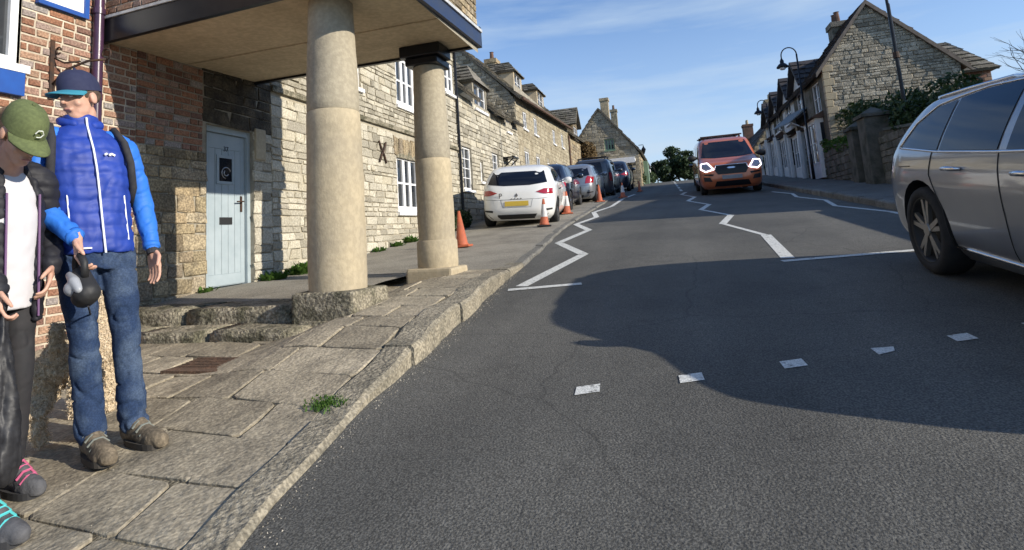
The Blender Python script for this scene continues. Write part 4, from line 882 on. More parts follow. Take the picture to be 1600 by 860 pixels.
chimney(hH, hap, 42.5, 7.2, 9.0, .35, .4, ochre, 2, columnm); chimney(hH, hap-.2, 53.3, 7.2, 9.0, .4, .45, clay, 2, columnm)
# gardens at the far bend
for i, (x, y, z, lab) in enumerate(((5.0, 38, .6, 'clipped green hedge below the far yellow stone house'), (5.2, 33, .6, 'dark hedge along the terrace gardens near the far lamp'))):
    hd = thing('garden_hedge', lab, 'hedge', (x, y, gz(y)), group='hedges on the right')
    leaves('foliage', hd, [((x+.2*math.sin(k), y+k*.6, gz(y)+z), (.45, .5, .6)) for k in range(5)], 2500, .07, grass_m if i == 0 else ivy_m, 8+i)
    g = MB(); g.tube([(x, y, gz(y)), (x, y+1, gz(y)+.5)], .04, 5); g.build('stems', bark, hd)
# street lamps
def lamp(x, y, h, reach, label, s=1.0):
    z0 = gz(y)+.12; t = thing('street_lamp', label, 'street lamp', (x, y, z0), group='street lamps')
    g = MB(); g.tube([(x, y, z0), (x, y, z0+.9), (x, y, z0+.92), (x, y, z0+h-.4)], [.055, .05, .036, .03], 10); g.build('post', black_p, t, smooth=True)
    pts = [(x-reach/2+reach/2*math.cos(a), y, z0+h-.4+(reach*.55)*math.sin(a)) for a in [math.pi*k/12 for k in range(13)]]
    g = MB(); g.tube(pts+[(x-reach, y, z0+h-.5)], .022, 8); arm = g.build('arm', black_p, t, smooth=True)
    g = MB(); zc = z0+h-.5; g.lathe([(.03, zc), (.05, zc-.05), (.07, zc-.08), (.07, zc-.17), (.13, zc-.21), (.21, zc-.31), (.205, zc-.34), (.12, zc-.33)], (x-reach, y, 0), 16); lm = g.build('lamp_shade', black_p, t, smooth=True)
    g = MB(); g.lathe([(.05, zc-.31), (.12, zc-.36), (.08, zc-.42)], (x-reach, y, 0), 12); g.build('lamp_glass', clear_l, lm, smooth=True)
lamp(5.02, 21.9, 5.05, .52, 'tall black swan neck street lamp by the mossy garden wall'); lamp(5.3, 30.6, 4.1, .44, 'smaller black swan neck street lamp farther up the right pavement')
tp = thing('telegraph_pole', 'slim dark pole rising in front of the stone gable', 'pole', (5.75, 15.4, gz(15.4)))
g = MB(); g.tube([(5.75, 15.4, gz(15.4)), (5.74, 15.4, 6.0), (5.73, 15.4, 6.02), (5.7, 15.4, 10)], [.045, .042, .034, .03], 10); g.build('shaft', black_p, tp)
g = MB(); g.tube([(5.74, 15.4, 4.6), (5.74, 15.4, 4.75)], .07, 10); g.build('collar', iron, tp)
# ================================================================ trees
def limb(mb, p, d, l, r, depth, rr, tips, spread=.55):
    n = 4; pts = [V(p)]; q = V(p); dd = V(d)
    for k in range(n):
        dd = (dd+V((rr.gauss(0, .1), rr.gauss(0, .1), rr.gauss(.03, .06)))).normalized(); q = q+dd*l/n; pts.append(q.copy())
    mb.tube(pts, [r*(1-.45*k/n) for k in range(n+1)], 6 if depth > 1 else 4, cap=False); tips.append(q.copy())
    if depth > 0:
        for k in range(3 if depth > 1 else 4):
            e = (dd+V((rr.gauss(0, spread), rr.gauss(0, spread), rr.gauss(.15, .3)))).normalized(); s = pts[rr.choice([2, 3, 4])]
            limb(mb, s, e, l*rr.uniform(.55, .8), r*.5, depth-1, rr, tips, spread)
def bare_tree(x, y, h, label, seed):
    t = thing('bare_tree', label, 'tree', (x, y, gz(y))); rr = random.Random(seed); mb = MB(); tips = []
    limb(mb, (x, y, gz(y)), (0, 0, 1), h*.42, h*.022, 4, rr, tips, .5); mb.build('branches', bark, t)
bare_tree(17.0, 30, 6.0, 'bare winter tree rising right of the brick annexe', 4)
def leafy(x, y, h, rad, label, seed, mat, n=6000, size=.16, squat=1.0):
    t = thing('evergreen_tree', label, 'tree', (x, y, gz(y)), group='evergreens at the crest'); rr = random.Random(seed); mb = MB(); tips = []
    limb(mb, (x, y, gz(y)-.1), (0, 0, 1), h*.5, h*.03, 2, rr, tips, .6); mb.build('trunk', bark, t)
    bl = []
    for k in range(16):
        a = rr.random()*6.28; f = rr.random(); q = rad*rr.uniform(.2, .9)*(1-.5*f)
        bl.append(((x+q*math.cos(a), y+q*math.sin(a), gz(y)+h*(.18+.72*f)), (rad*rr.uniform(.28, .45), rad*rr.uniform(.28, .45), rad*rr.uniform(.18, .3)*squat)))
    leaves('crown', t, bl, n, size, mat, seed)
leafy(1.3, 60, 4.0, 2.2, 'tall dark evergreen tree at the crest of the road', 5, pine_m)
leafy(-1.0, 58, 3.0, 1.5, 'lower evergreen bush left of the tall evergreen at the crest', 6, pine_m, 4000)
leafy(3.6, 66, 2.6, 1.5, 'small evergreen nearest the orange van at the crest', 7, pine_m, 3000)
hs = thing('roadside_hedge', 'dark hedge in front of the gabled shop beyond the parked cars', 'hedge', (-1.8, 44, gz(44)))
leaves('foliage', hs, [((-2.0+k*.08, 37.5+k*1.2, gz(37.5+k*1.2)+.45), (.45, .8, .55)) for k in range(10)], 4500, .09, ivy_m, 12)
g = MB(); g.tube([(-2, 38, gz(38)), (-1.8, 42, gz(42)+.4), (-1.6, 47, gz(47)+.3)], .03, 5); g.build('stems', bark, hs)
cl = thing('dry_climber', 'straw brown leafless climber on the wall beside the gabled shop', 'climber', (-4.8, 35.2, gz(35)))
leaves('twigs', cl, [((-4.75, 35.4, 5.6), (.55, .6, .75)), ((-4.6, 35.2, 4.9), (.5, .5, .6)), ((-4.95, 35.5, 6.1), (.35, .5, .4))], 2600, .1, strawm, 14)
g = MB(); g.tube([(-4.9, 35.5, gz(35)), (-4.8, 35.4, 4.5), (-4.75, 35.3, 6)], .05, 6); g.build('stem', bark, cl)
# weeds at the foot of the walls
def weed(x, y, z, r, n, label, seed):
    t = thing('wall_weed', label, 'weed', (x, y, z), group='weeds along the house wall'); rr = random.Random(seed); mb = MB()
    for k in range(n):
        a = rr.random()*6.28; l = r*rr.uniform(.5, 1.3); p = V((x+rr.uniform(-r, r)*.5, y+rr.uniform(-r, r)*.8, z)); d = V((math.cos(a)*.6+.2, math.sin(a)*.7, rr.uniform(.4, 1.2))).normalized(); s = d.cross(Zv).normalized()*l*.16
        mb.add([p-s*.4, p+s*.4, p+d*l*.6+s, p+d*l-Zv*l*.15, p+d*l*.6-s], [(0, 1, 2, 3, 4)])
    mb.build('weed_leaves', grass_m, t)
weed(-5.05, 6.15, .6, .17, 90, 'leafy green weed beside the grey door step', 1); weed(-5.05, 6.75, .62, .22, 120, 'tallest weed clump at the wall left of the big column', 2); weed(-5.1, 5.1, .58, .1, 40, 'small weed tuft on the left of the grey door step', 3)
weed(-5.08, 8.9, .81, .13, 60, 'weed tuft under the nearer lower white window', 4); weed(-5.08, 9.6, .87, .14, 70, 'weed tuft under the iron cross tie', 5); weed(-5.08, 10.2, .93, .17, 90, 'brightest weed tuft under the farther lower white window', 6)
mo = MB(); rr = random.Random(3)
for k in range(260):
    y = 2.47+rr.gauss(0, .035); x = kx(y)-.19+rr.gauss(0, .05); p = V((x, y, gz(y)+po(y)+.002)); a = rr.random()*6.28; s = V((math.cos(a), math.sin(a), 0))*.006; mo.add([p-s, p+s, p+V((rr.gauss(0, .008), rr.gauss(0, .008), .018))], [(0, 1, 2)])
tag(mo.build('moss_tuft', grass_m), 'small green tuft growing in the kerb joint', 'moss', kind='stuff')
# shrub between cottage wall and the parked white car
sh = thing('wall_shrub', 'dark green shrub by the cottage wall left of the white hatchback', 'shrub', (-4.85, 12.4, gz(12.4)))
leaves('foliage', sh, [((-4.9, 11.9+k*.4, gz(12.0)+.22+.04*k), (.2, .3, .25)) for k in range(3)], 1500, .05, ivy_m, 21)
g = MB(); g.tube([(-4.85, 12.4, gz(12.4)), (-4.8, 12.9, gz(12.4)+.5)], .03, 5); g.build('stems', bark, sh)
# ================================================================ buildings to the right of the view that shade the road
hV = thing('villa', 'broad stone villa right of the picture, outside the frame', 'house', (14.5, 14, gz(14)))
g = MB(); g.box((12.1, 9.7, .5), (17, 17.6, 6.9)); g.build('wall', rubble, hV)
g = MB(); g.add([(11.95, 9.62, 7.02), (11.95, 17.8, 7.02), (14.6, 17.8, 8.0), (14.6, 9.62, 8.0), (17.2, 9.62, 7.0), (17.2, 17.8, 7.0)], [(0, 1, 2, 3), (3, 2, 5, 4), (0, 3, 4), (1, 5, 2), (0, 4, 5, 1)]); g.build('roof', slate, hV)
for yy in (11, 14.5): window(hV, V((12.1, 0, 0)), Y_, nX, yy, yy+1.2, 4.6, 6, lights=2, rec=-.06); window(hV, V((12.1, 0, 0)), Y_, nX, yy, yy+1.2, 2.1, 3.6, lights=2, rec=-.06)
# ================================================================ vehicles
def interp(keys, z, i):
    """monotone cubic through the slice keys"""
    xs = [k[0] for k in keys]; ys = [k[i] for k in keys]
    if z <= xs[0]: return ys[0]
    if z >= xs[-1]: return ys[-1]
    n = len(xs); d = [(ys[j+1]-ys[j])/(xs[j+1]-xs[j]) for j in range(n-1)]
    mm = [d[0]]+[0 if d[j-1]*d[j] <= 0 else 2*d[j-1]*d[j]/(d[j-1]+d[j]) for j in range(1, n-1)]+[d[-1]]
    for j in range(n-1):
        if z <= xs[j+1]:
            h = xs[j+1]-xs[j]; t = (z-xs[j])/h
            return ys[j]*(2*t**3-3*t*t+1)+mm[j]*h*(t**3-2*t*t+t)+ys[j+1]*(-2*t**3+3*t*t)+mm[j+1]*h*(t**3-t*t)
class Car:
    """body lofted from level outlines (z, rear, front, half width); front is +y"""
    def __init__(s, keys, n=3.6, m=11.0): s.k = keys; s.n = n; s.m = m
    def dims(s, z): return interp(s.k, z, 1), interp(s.k, z, 2), interp(s.k, z, 3)
    def side(s, y, z):
        a, b, w = s.dims(z); t = abs((y-(a+b)/2)/((b-a)/2)); return w*max(0, 1-min(1, t)**s.m)**(1/s.n)
    def end(s, x, z, front=False):
        a, b, w = s.dims(z); t = min(.9999, abs(x)/w); q = (b-a)/2*(1-t**s.n)**(1/s.m); return (a+b)/2+(q if front else -q)
    def body(s, name, mat, parent, wheels, wr, wx, seg=72):
        ks = [k[0] for k in s.k]; zz = []
        for a, b in zip(ks, ks[1:]):
            k = max(1, int((b-a)/.03)); zz += [a+(b-a)*i/k for i in range(k)]
        zz.append(ks[-1]); mb = MB()
        for z in zz:
            a, b, w = s.dims(z)
            for k in range(seg):
                t = 2*math.pi*k/seg; c, q = math.cos(t), math.sin(t)
                mb.v.append((w*math.copysign(abs(c)**(2/s.n), c), (a+b)/2+(b-a)/2*math.copysign(abs(q)**(2/s.m), q), z))
        N_ = len(zz)
        for i in range(N_-1):
            for k in range(seg): mb.f.append((i*seg+k, i*seg+(k+1) % seg, (i+1)*seg+(k+1) % seg, (i+1)*seg+k)); mb.mi.append(0)
        mb.f.append(tuple(range(seg))[::-1]); mb.f.append(tuple((N_-1)*seg+k for k in range(seg))); mb.mi += [0, 0]
        o = mb.build(name, [mat, dark_plastic], None)
        cut = MB()
        for wy in wheels:
            for sx in (-1, 1): cut.lathe([(wr*1.16, sx*(wx-.26)), (wr*1.16, sx*(wx+.5))], (0, wy, wr), 28, axis='x')
        co = cut.build('arch_cutter', dark_plastic)
        bm = bmesh.new(); bm.from_mesh(co.data); bmesh.ops.recalc_face_normals(bm, faces=bm.faces); bm.to_mesh(co.data); bm.free()
        md = o.modifiers.new('b', 'BOOLEAN'); md.operation = 'DIFFERENCE'; md.object = co; md.solver = 'EXACT'
        dg = bpy.context.evaluated_depsgraph_get(); me = bpy.data.meshes.new_from_object(o.evaluated_get(dg))
        bpy.data.objects.remove(o); bpy.data.objects.remove(co)
        o = link(name, me, parent, False); smooth_by_angle(o, 32); return o
    def patch(s, poly, where, off=.005, cuts=4):
        """polygon laid on the body: where = 'L','R' (y,z) or 'rear','front' (x,z)"""
        bm = bmesh.new(); vs = [bm.verts.new((u, 0, v)) for u, v in poly]; bm.faces.new(vs)
        bmesh.ops.triangulate(bm, faces=bm.faces[:]); bmesh.ops.subdivide_edges(bm, edges=bm.edges[:], cuts=cuts, use_grid_fill=True)
        for v in bm.verts:
            u, z = v.co.x, v.co.z
            if where in 'LR': sg = 1 if where == 'R' else -1; v.co = V((sg*(s.side(u, z)+off), u, z))
            else: v.co = V((u, s.end(u, z, where == 'front')+(off if where == 'front' else -off), z))
        bmesh.ops.recalc_face_normals(bm, faces=bm.faces)
        me = bpy.data.meshes.new('patch'); bm.to_mesh(me); bm.free(); me.polygons.foreach_set('use_smooth', [True]*len(me.polygons)); return me
    def put(s, name, poly, where, mat, parent, off=.005, cuts=4):
        me = s.patch(poly, where, off, cuts); me.materials.append(mat); me.name = name; return link(name, me, parent, False)
    def line(s, name, pts, where, mat, parent, r=.006, off=.003, closed=False):
        P_ = []
        pp = pts+[pts[0]] if closed else pts
        for (a, b) in zip(pp, pp[1:]):
            for k in range(6):
                u, z = a[0]+(b[0]-a[0])*k/6, a[1]+(b[1]-a[1])*k/6; P_.append((u, z))
        P_.append(pp[-1]); Q = []
        for u, z in P_:
            if where in 'LR': Q.append(((1 if where == 'R' else -1)*(s.side(u, z)+off), u, z))
            else: Q.append((u, s.end(u, z, where == 'front')+(off if where == 'front' else -off), z))
        g = MB(); g.tube(Q, r, 5); return g.build(name, mat, parent, world=False, smooth=True)
def mirror(poly): return [(-u, z) for u, z in poly][::-1]
def wheel(parent, x, y, r, wdt, sx, rimmat, spokes=5, style=0):
    g = MB(); w = wdt/2; k_ = .72 if style == 2 else .62
    g.lathe([(r*k_, -w*.75), (r*(k_+.04), -w), (r*.93, -w*.98), (r*.99, -w*.7), (r, 0), (r*.99, w*.7), (r*.93, w*.98), (r*(k_+.04), w), (r*k_, w*.75)], (x, y, r), 32, axis='x', cap=False)
    t = g.build('wheel', tyre_m, parent, world=False, smooth=True)
    g = MB(); xo = x+sx*w*.78
    g.lathe([(r*(k_+.05), sx*w*.8), (r*(k_+.01), sx*w*.95), (r*(k_-.02), sx*w*.8), (r*(k_-.06), sx*w*.1), (.02, sx*w*.05)], (x, y, r), 32, axis='x', cap=False)
    g2 = MB()
    for k in range(spokes):
        a = 2*math.pi*(k+.25)/spokes; d = V((0, math.cos(a), math.sin(a))); e = V((0, -math.sin(a), math.cos(a)))
        c = V((xo, y, r)); hw0, hw1 = (.035, .022) if style == 0 else (.05, .055)
        q = [c-e*hw0, c+e*hw0, c+d*r*.62+e*hw1*r*3, c+d*r*.62-e*hw1*r*3] if style else [c-e*hw0+d*.02, c+e*hw0+d*.02, c+d*r*.62+e*hw1*1.6, c+d*r*.62-e*hw1*1.6]
        if style == 2:
            for sp in (-.16, .16):
                d2 = V((0, math.cos(a+sp), math.sin(a+sp))); q = [c-e*.022+d*.03, c+e*.022+d*.03, c+d2*r*.72+e*.016, c+d2*r*.72-e*.016]; g2.prism(q, V((sx*.004*(sp > 0), 0, 0)), V((-sx*.03, 0, 0)))
            continue
        g2.prism(q, V((sx*.0, 0, 0)), V((-sx*.03, 0, 0)))
    g2.lathe([(.055, 0), (.05, sx*.012), (.0001, sx*.014)], (xo, y, r), 16, axis='x')
    rim = g.build('rim', dark_plastic, t, world=False, smooth=True); g2.build('spokes', rimmat, t, world=False)
    return t
def slope_m(x, y, heading, side_tilt=0.0, z=0.0, yaw=0.0):
    """heading +1 up the road, -1 down it"""
    f = V((0, heading, heading*SL)).normalized(); f = Matrix.Rotation(yaw, 3, 'Z') @ f
    r = f.cross(V((0, 0, 1))).normalized(); r = (r+V((0, 0, side_tilt))).normalized(); u = r.cross(f).normalized(); f = u.cross(r)
    m = Matrix((r, f, u)).transposed().to_4x4(); m.translation = V((x, y, gz(y)+z)); return m
def handle(c, yz, where, parent, mat):
    y, z = yz; x = (c.side(y, z))*(1 if where == 'R' else -1); sg = 1 if where == 'R' else -1
    g = MB(); g.tube([(x+sg*.004, y-.11, z), (x+sg*.035, y-.07, z+.004), (x+sg*.04, y, z+.006), (x+sg*.035, y+.07, z+.004), (x+sg*.004, y+.11, z)], [.012, .016, .018, .016, .012], 8); return g.build('door_handle', mat, parent, world=False, smooth=True)
def mirror_arm(c, y, z, parent, mat, s=1.0):
    for sg in (-1, 1):
        x = sg*c.side(y, z); g = MB()
        vs = []
        for i, (dx, q) in enumerate(((0, .25), (.06, .6), (.12, 1), (.2, 1), (.25, .6))):
            for a in range(8): t = a*math.pi/4; vs.append((x+sg*dx*s, y+.07*q*math.cos(t)*s, z+.05+.085*q*math.sin(t)*s))
        g.add(vs, [(i*8+a, i*8+(a+1) % 8, i*8+8+(a+1) % 8, i*8+8+a) for i in range(4) for a in range(8)]+[tuple(range(8)), tuple(range(32, 40))]); g.build('wing_mirror', mat, parent, world=False, smooth=True)

# ---- silver grey estate, coming down the road on the right
est = Car([(0.17, -2.12, 1.446, 0.78), (0.24, -2.2, 1.531, 0.84), (0.36, -2.27, 1.599, 0.885), (0.55, -2.29, 1.616, 0.905), (0.72, -2.28, 1.565, 0.915), (0.84, -2.24, 1.5, 0.91), (0.9, -2.22, 1.32, 0.9), (0.95, -2.2, 1.08, 0.89), (0.99, -2.18, 0.95, 0.875), (1.08, -2.12, 0.84, 0.84), (1.2, -2.0, 0.68, 0.785), (1.3, -1.86, 0.53, 0.735), (1.37, -1.72, 0.4, 0.69), (1.42, -1.55, 0.24, 0.62), (1.45, -1.3, 0.02, 0.5), (1.465, -1.0, -0.35, 0.3)], n=4.2, m=12)
silver = M('silver_grey_metallic', (.3, .31, .33), (.26, .27, .29), rough=.3, metal=.65, coat=1, nscale=2)
ec = thing('estate_car', 'silver grey estate car cut off by the right edge of the picture', 'car', mat4=slope_m(2.84, 3.87, -1))
body = est.body('body', silver, ec, (-1.36, .88), .35, .72)
for sd in 'LR':
    est.put('side_window', [(-1.72, 1.02), (-1.06, .985), (-1.02, 1.345), (-1.3, 1.315), (-1.55, 1.2)], sd, tint, body)
    est.put('side_window', [(-1.02, .982), (-.26, .965), (-.22, 1.375), (-.68, 1.375), (-.98, 1.35)], sd, tint, body)
    est.put('side_window', [(-.16, .962), (.42, .95), (.25, 1.12), (.0, 1.3), (-.14, 1.36)], sd, tint, body)
    est.line('window_trim', [(-1.77, 1.02), (-1.06, .972), (-.28, .952), (.45, .945)], sd, chrome, body, .011)
    est.line('window_trim', [(-1.77, 1.02), (-1.58, 1.215), (-1.3, 1.335), (-1.02, 1.366), (-.68, 1.392), (-.24, 1.38), (.0, 1.32)], sd, chrome, body, .009)
    est.line('door_seam', [(-1.0, .28), (-1.02, .55), (-1.16, .8), (-1.13, .97)], sd, dark_plastic, body, .004, .0005); est.line('door_seam', [(-.22, .28), (-.23, .6), (-.24, .96)], sd, dark_plastic, body, .004, .0005); est.line('door_seam', [(.5, .3), (.52, .6), (.5, .92)], sd, dark_plastic, body, .004, .0005)
    est.line('door_seam', [(-1.72, .86), (-1.5, .865)], sd, dark_plastic, body, .004, .0005)
    handle(est, (-.78, .845), sd, body, chrome); handle(est, (.05, .82), sd, body, chrome)
    est.line('sill_trim', [(-.95, .27), (0, .25), (.55, .26)], sd, chrome, body, .016)
    est.put('tail_lamp', [(-2.24, .78), (-1.98, .84), (-2.0, .9), (-2.22, .92)], sd, red_l, body)
    est.line('roof_rail', [(-1.45, 1.4), (-1.0, 1.42), (-.5, 1.425), (-.3, 1.4)], sd, chrome, body, .014, .01)
est.put('rear_window', [(-.62, 1.03), (.62, 1.03), (.5, 1.33), (-.5, 1.33)], 'rear', tint, body); est.put('windscreen', [(-.68, 1.05), (.68, 1.05), (.55, 1.34), (-.55, 1.34)], 'front', tint, body)
est.put('rear_bumper', [(-.7, .2), (.7, .2), (.78, .36), (-.78, .36)], 'rear', dark_plastic, body)
rimd = M('dark_diamond_cut_rim', (.3, .28, .25), None, rough=.35, metal=.7)
for y in (-1.36, .88):
    for sx in (-1, 1): wheel(ec, sx*.80, y, .35, .22, sx, rimd, 5, 2)
mirror_arm(est, .64, .95, ec, silver)

# ---- orange van
van_k = [(.2, -2.4, 2.3, .84), (.3, -2.45, 2.42, .92), (.5, -2.48, 2.48, .955), (.75, -2.48, 2.46, .965), (.95, -2.47, 2.4, .965), (1.05, -2.47, 2.25, .96), (1.12, -2.46, 1.95, .95), (1.2, -2.46, 1.7, .93), (1.4, -2.44, 1.4, .9), (1.6, -2.42, 1.12, .865), (1.75, -2.38, .9, .83), (1.84, -2.3, .7, .77), (1.89, -2.15, .5, .66), (1.91, -1.9, .2, .45)]
van = Car(van_k, n=5.5, m=14); orange = M('burnt_orange_metallic', (.56, .15, .058), (.48, .128, .052), rough=.3, metal=.2, coat=.9)
vt = thing('panel_van', 'burnt orange van with lit headlights coming down the road', 'van', mat4=slope_m(1.97, 21.2, -1))
vb = van.body('body', orange, vt, (-1.5, 1.55), .33, .78)
van.put('windscreen', [(-.82, 1.24), (-.4, 1.19), (.4, 1.19), (.82, 1.24), (.68, 1.76), (-.68, 1.76)], 'front', tint, vb, .012)
van.put('grille', [(-.42, .66), (.42, .66), (.5, .8), (.46, .93), (-.46, .93), (-.5, .8)], 'front', black_p, vb, .015)
van.line('grille_trim', [(-.5, .8), (-.46, .95), (.46, .95), (.5, .8)], 'front', chrome, vb, .016, .012)
van.put('badge', [(-.13, .855), (-.07, .83), (.07, .83), (.13, .855), (.07, .88), (-.07, .88)], 'front', chrome, vb, .03)
van.put('number_plate', [(-.3, .5), (.3, .5), (.3, .62), (-.3, .62)], 'front', plate_w, vb, .03)
van.put('lower_intake', [(-.55, .27), (.55, .27), (.48, .44), (-.48, .44)], 'front', black_p, vb, .012)
lampg = M('lit_headlamp_ring', (1, .9, .97), emit=2.2); lampin = M('headlamp_lens', (.35, .32, .36), None, rough=.1, coat=1)
for sg in (1, -1):
    fl = (lambda p: p) if sg == 1 else mirror
    hp = van.put('headlight', fl([(.52, .82), (.78, .76), (.92, .86), (.9, 1.04), (.7, 1.06)]), 'front', lampin, vb, .014)
    ring = [(.53, .83), (.78, .77), (.91, .86), (.89, 1.03), (.7, 1.05)]
    van.line('light_ring', fl(ring), 'front', lampg, hp, .022, .022, closed=True)
    fg = van.put('fog_lamp', fl([(.6, .44), (.84, .46), (.86, .6), (.66, .58)]), 'front', dark_plastic, vb, .012)
    van.put('bumper_corner', fl([(.56, .62), (.9, .66), (.88, .7), (.54, .68)]), 'front', black_p, vb, .006)
for sd in 'LR':
    van.put('side_window', [(.25, 1.22), (1.3, 1.2), (1.0, 1.6), (.35, 1.66)], sd, tint, vb); van.put('side_window', [(-1.9, 1.25), (-.1, 1.22), (-.1, 1.66), (-1.9, 1.66)], sd, tint, vb)
for y in (-1.5, 1.55):
    for sx in (-1, 1): wheel(vt, sx*.83, y, .33, .22, sx, alloy)
mirror_arm(van, 1.35, 1.2, vt, dark_plastic, 1.25)
g = MB()
for sx in (-.6, .6): g.tube([(sx, .3, 1.98), (sx, -2.0, 1.98)], .025, 6)
for y in (.2, -.9, -1.9): g.tube([(-.7, y, 1.99), (.7, y, 1.99)], .025, 6); g.box((-.64, y-.02, 1.87), (-.58, y+.02, 1.98)); g.box((.58, y-.02, 1.87), (.64, y+.02, 1.98))
g.build('roof_rack', iron, vt, world=False)

# ---- hatchbacks parked on the left
hat_k = [(.17, -1.8, 1.8, .76), (.27, -1.92, 1.93, .83), (.42, -1.97, 1.98, .86), (.6, -1.96, 1.98, .87), (.76, -1.92, 1.88, .87), (.86, -1.88, 1.66, .86), (.93, -1.84, 1.25, .85), (.99, -1.8, .95, .83), (1.12, -1.7, .65, .78), (1.26, -1.52, .35, .72), (1.35, -1.38, .08, .66), (1.40, -1.22, -.08, .56), (1.43, -.95, -.3, .32)]
def hatch(label, mat, m4, name='hatchback_car', k=1.0, tail=None, plate=True, group='cars parked on the left', keys=None, rear_dark=False):
    c = Car([(z*k, a, b, w_) for z, a, b, w_ in (keys or hat_k)], n=3.8, m=10)
    t = thing(name, label, 'car', mat4=m4, group=group); b = c.body('body', mat, t, (-1.25, 1.22), .31, .70)
    P_ = lambda pts: [(u, z*k) for u, z in pts]
    c.put('rear_window', P_([(-.69, 1.0), (-.3, .955), (.3, .955), (.69, 1.0), (.60, 1.27), (-.60, 1.27)]), 'rear', tint, b, .006)
    for sg in (1, -1):
        f = (lambda p: p) if sg == 1 else mirror
        tl = c.put('tail_lamp', P_(f(tail or [(.44, .80), (.62, .745), (.8, .74), (.80, .86), (.62, .865)])), 'rear', red_l, b, .012)
        c.put('reflector', P_(f([(.56, .36), (.78, .38), (.78, .42), (.56, .41)])), 'rear', dark_plastic, b, .005)
    if plate: c.put('number_plate', P_([(-.27, .5), (.27, .5), (.27, .61), (-.27, .61)]), 'rear', plate_y, b, .012)
    c.put('rear_valance', P_([(-.6, .2), (.6, .2), (.7, .31), (-.7, .31)]), 'rear', dark_plastic, b, .006)
    c.line('tailgate_seam', P_([(-.74, .66), (-.5, .645), (.5, .645), (.74, .66)]), 'rear', dark_plastic, b, .004, .001)
    c.line('tailgate_seam', P_([(-.36, .64), (-.32, .47), (.32, .47), (.36, .64)]), 'rear', dark_plastic, b, .003, .001)
    c.put('windscreen', P_([(-.7, 1.0), (.7, 1.0), (.56, 1.33), (-.56, 1.33)]), 'front', tint, b)
    for sd in 'LR':
        c.put('side_window', P_([(-1.35, 1.02), (-.42, .97), (-.4, 1.31), (-.8, 1.31), (-1.2, 1.24)]), sd, tint, b); c.put('side_window', P_([(-.34, .965), (.62, .95), (.35, 1.17), (.05, 1.28), (-.32, 1.31)]), sd, tint, b)
        c.line('door_seam', P_([(-.95, .36), (-.98, .7), (-1.0, .95)]), sd, dark_plastic, b, .003, .001); c.line('door_seam', P_([(-.37, .28), (-.38, .95)]), sd, dark_plastic, b, .003, .001)
        handle(c, (-.75, .82*k), sd, b, dark_plastic)
    for y in (-1.25, 1.22):
        for sx in (-1, 1): wheel(t, sx*.76, y, .31, .2, sx, alloy)
    mirror_arm(c, .5, .95*k, t, mat)
    return t, c, b
whitep = M('white_car_paint', (.75, .75, .73), (.71, .71, .69), rough=.25, coat=.8)
t, c, b = hatch('white hatchback with a learner style P and yellow plate parked nearest', whitep, slope_m(-3.52, 13.9, 1, side_tilt=-.03, yaw=math.radians(6)))
c.put('badge', [(0, .69), (.035, .735), (0, .79), (-.035, .735)], 'rear', chrome, b, .012, 1)
Mx = Matrix.Translation(V((-.37, c.end(-.37, .72)-.012, .73))) @ Matrix(((1, 0, 0), (0, 0, -1), (0, 1, 0))).to_4x4()
text_mesh('letter_p', 'P', .16, Mx, black_p, b, world=False)
for i in range(4): c.put('badge_letter', [(-.13+i*.07, .655), (-.09+i*.07, .655), (-.09+i*.07, .672), (-.13+i*.07, .672)], 'rear', chrome, b, .008, 1)
g = MB(); g.tube([(0, -1.0, 1.42), (0, -1.12, 1.52)], .008, 5); g.build('aerial', dark_plastic, t, world=False)
hatch('dark blue car parked just beyond the white hatchback', paint('midnight_blue_paint', (.012, .02, .04)), slope_m(-3.78, 17.9, 1, yaw=math.radians(2)), k=1.04)
hatch('silver grey hatchback parked third in the line, with a broad red tail lamp', paint('steel_silver_paint', (.3, .32, .35), metal=.6), slope_m(-3.42, 21.9, 1), k=1.03, tail=[(.52, .72), (.8, .72), (.82, .92), (.62, .98), (.56, .9)])
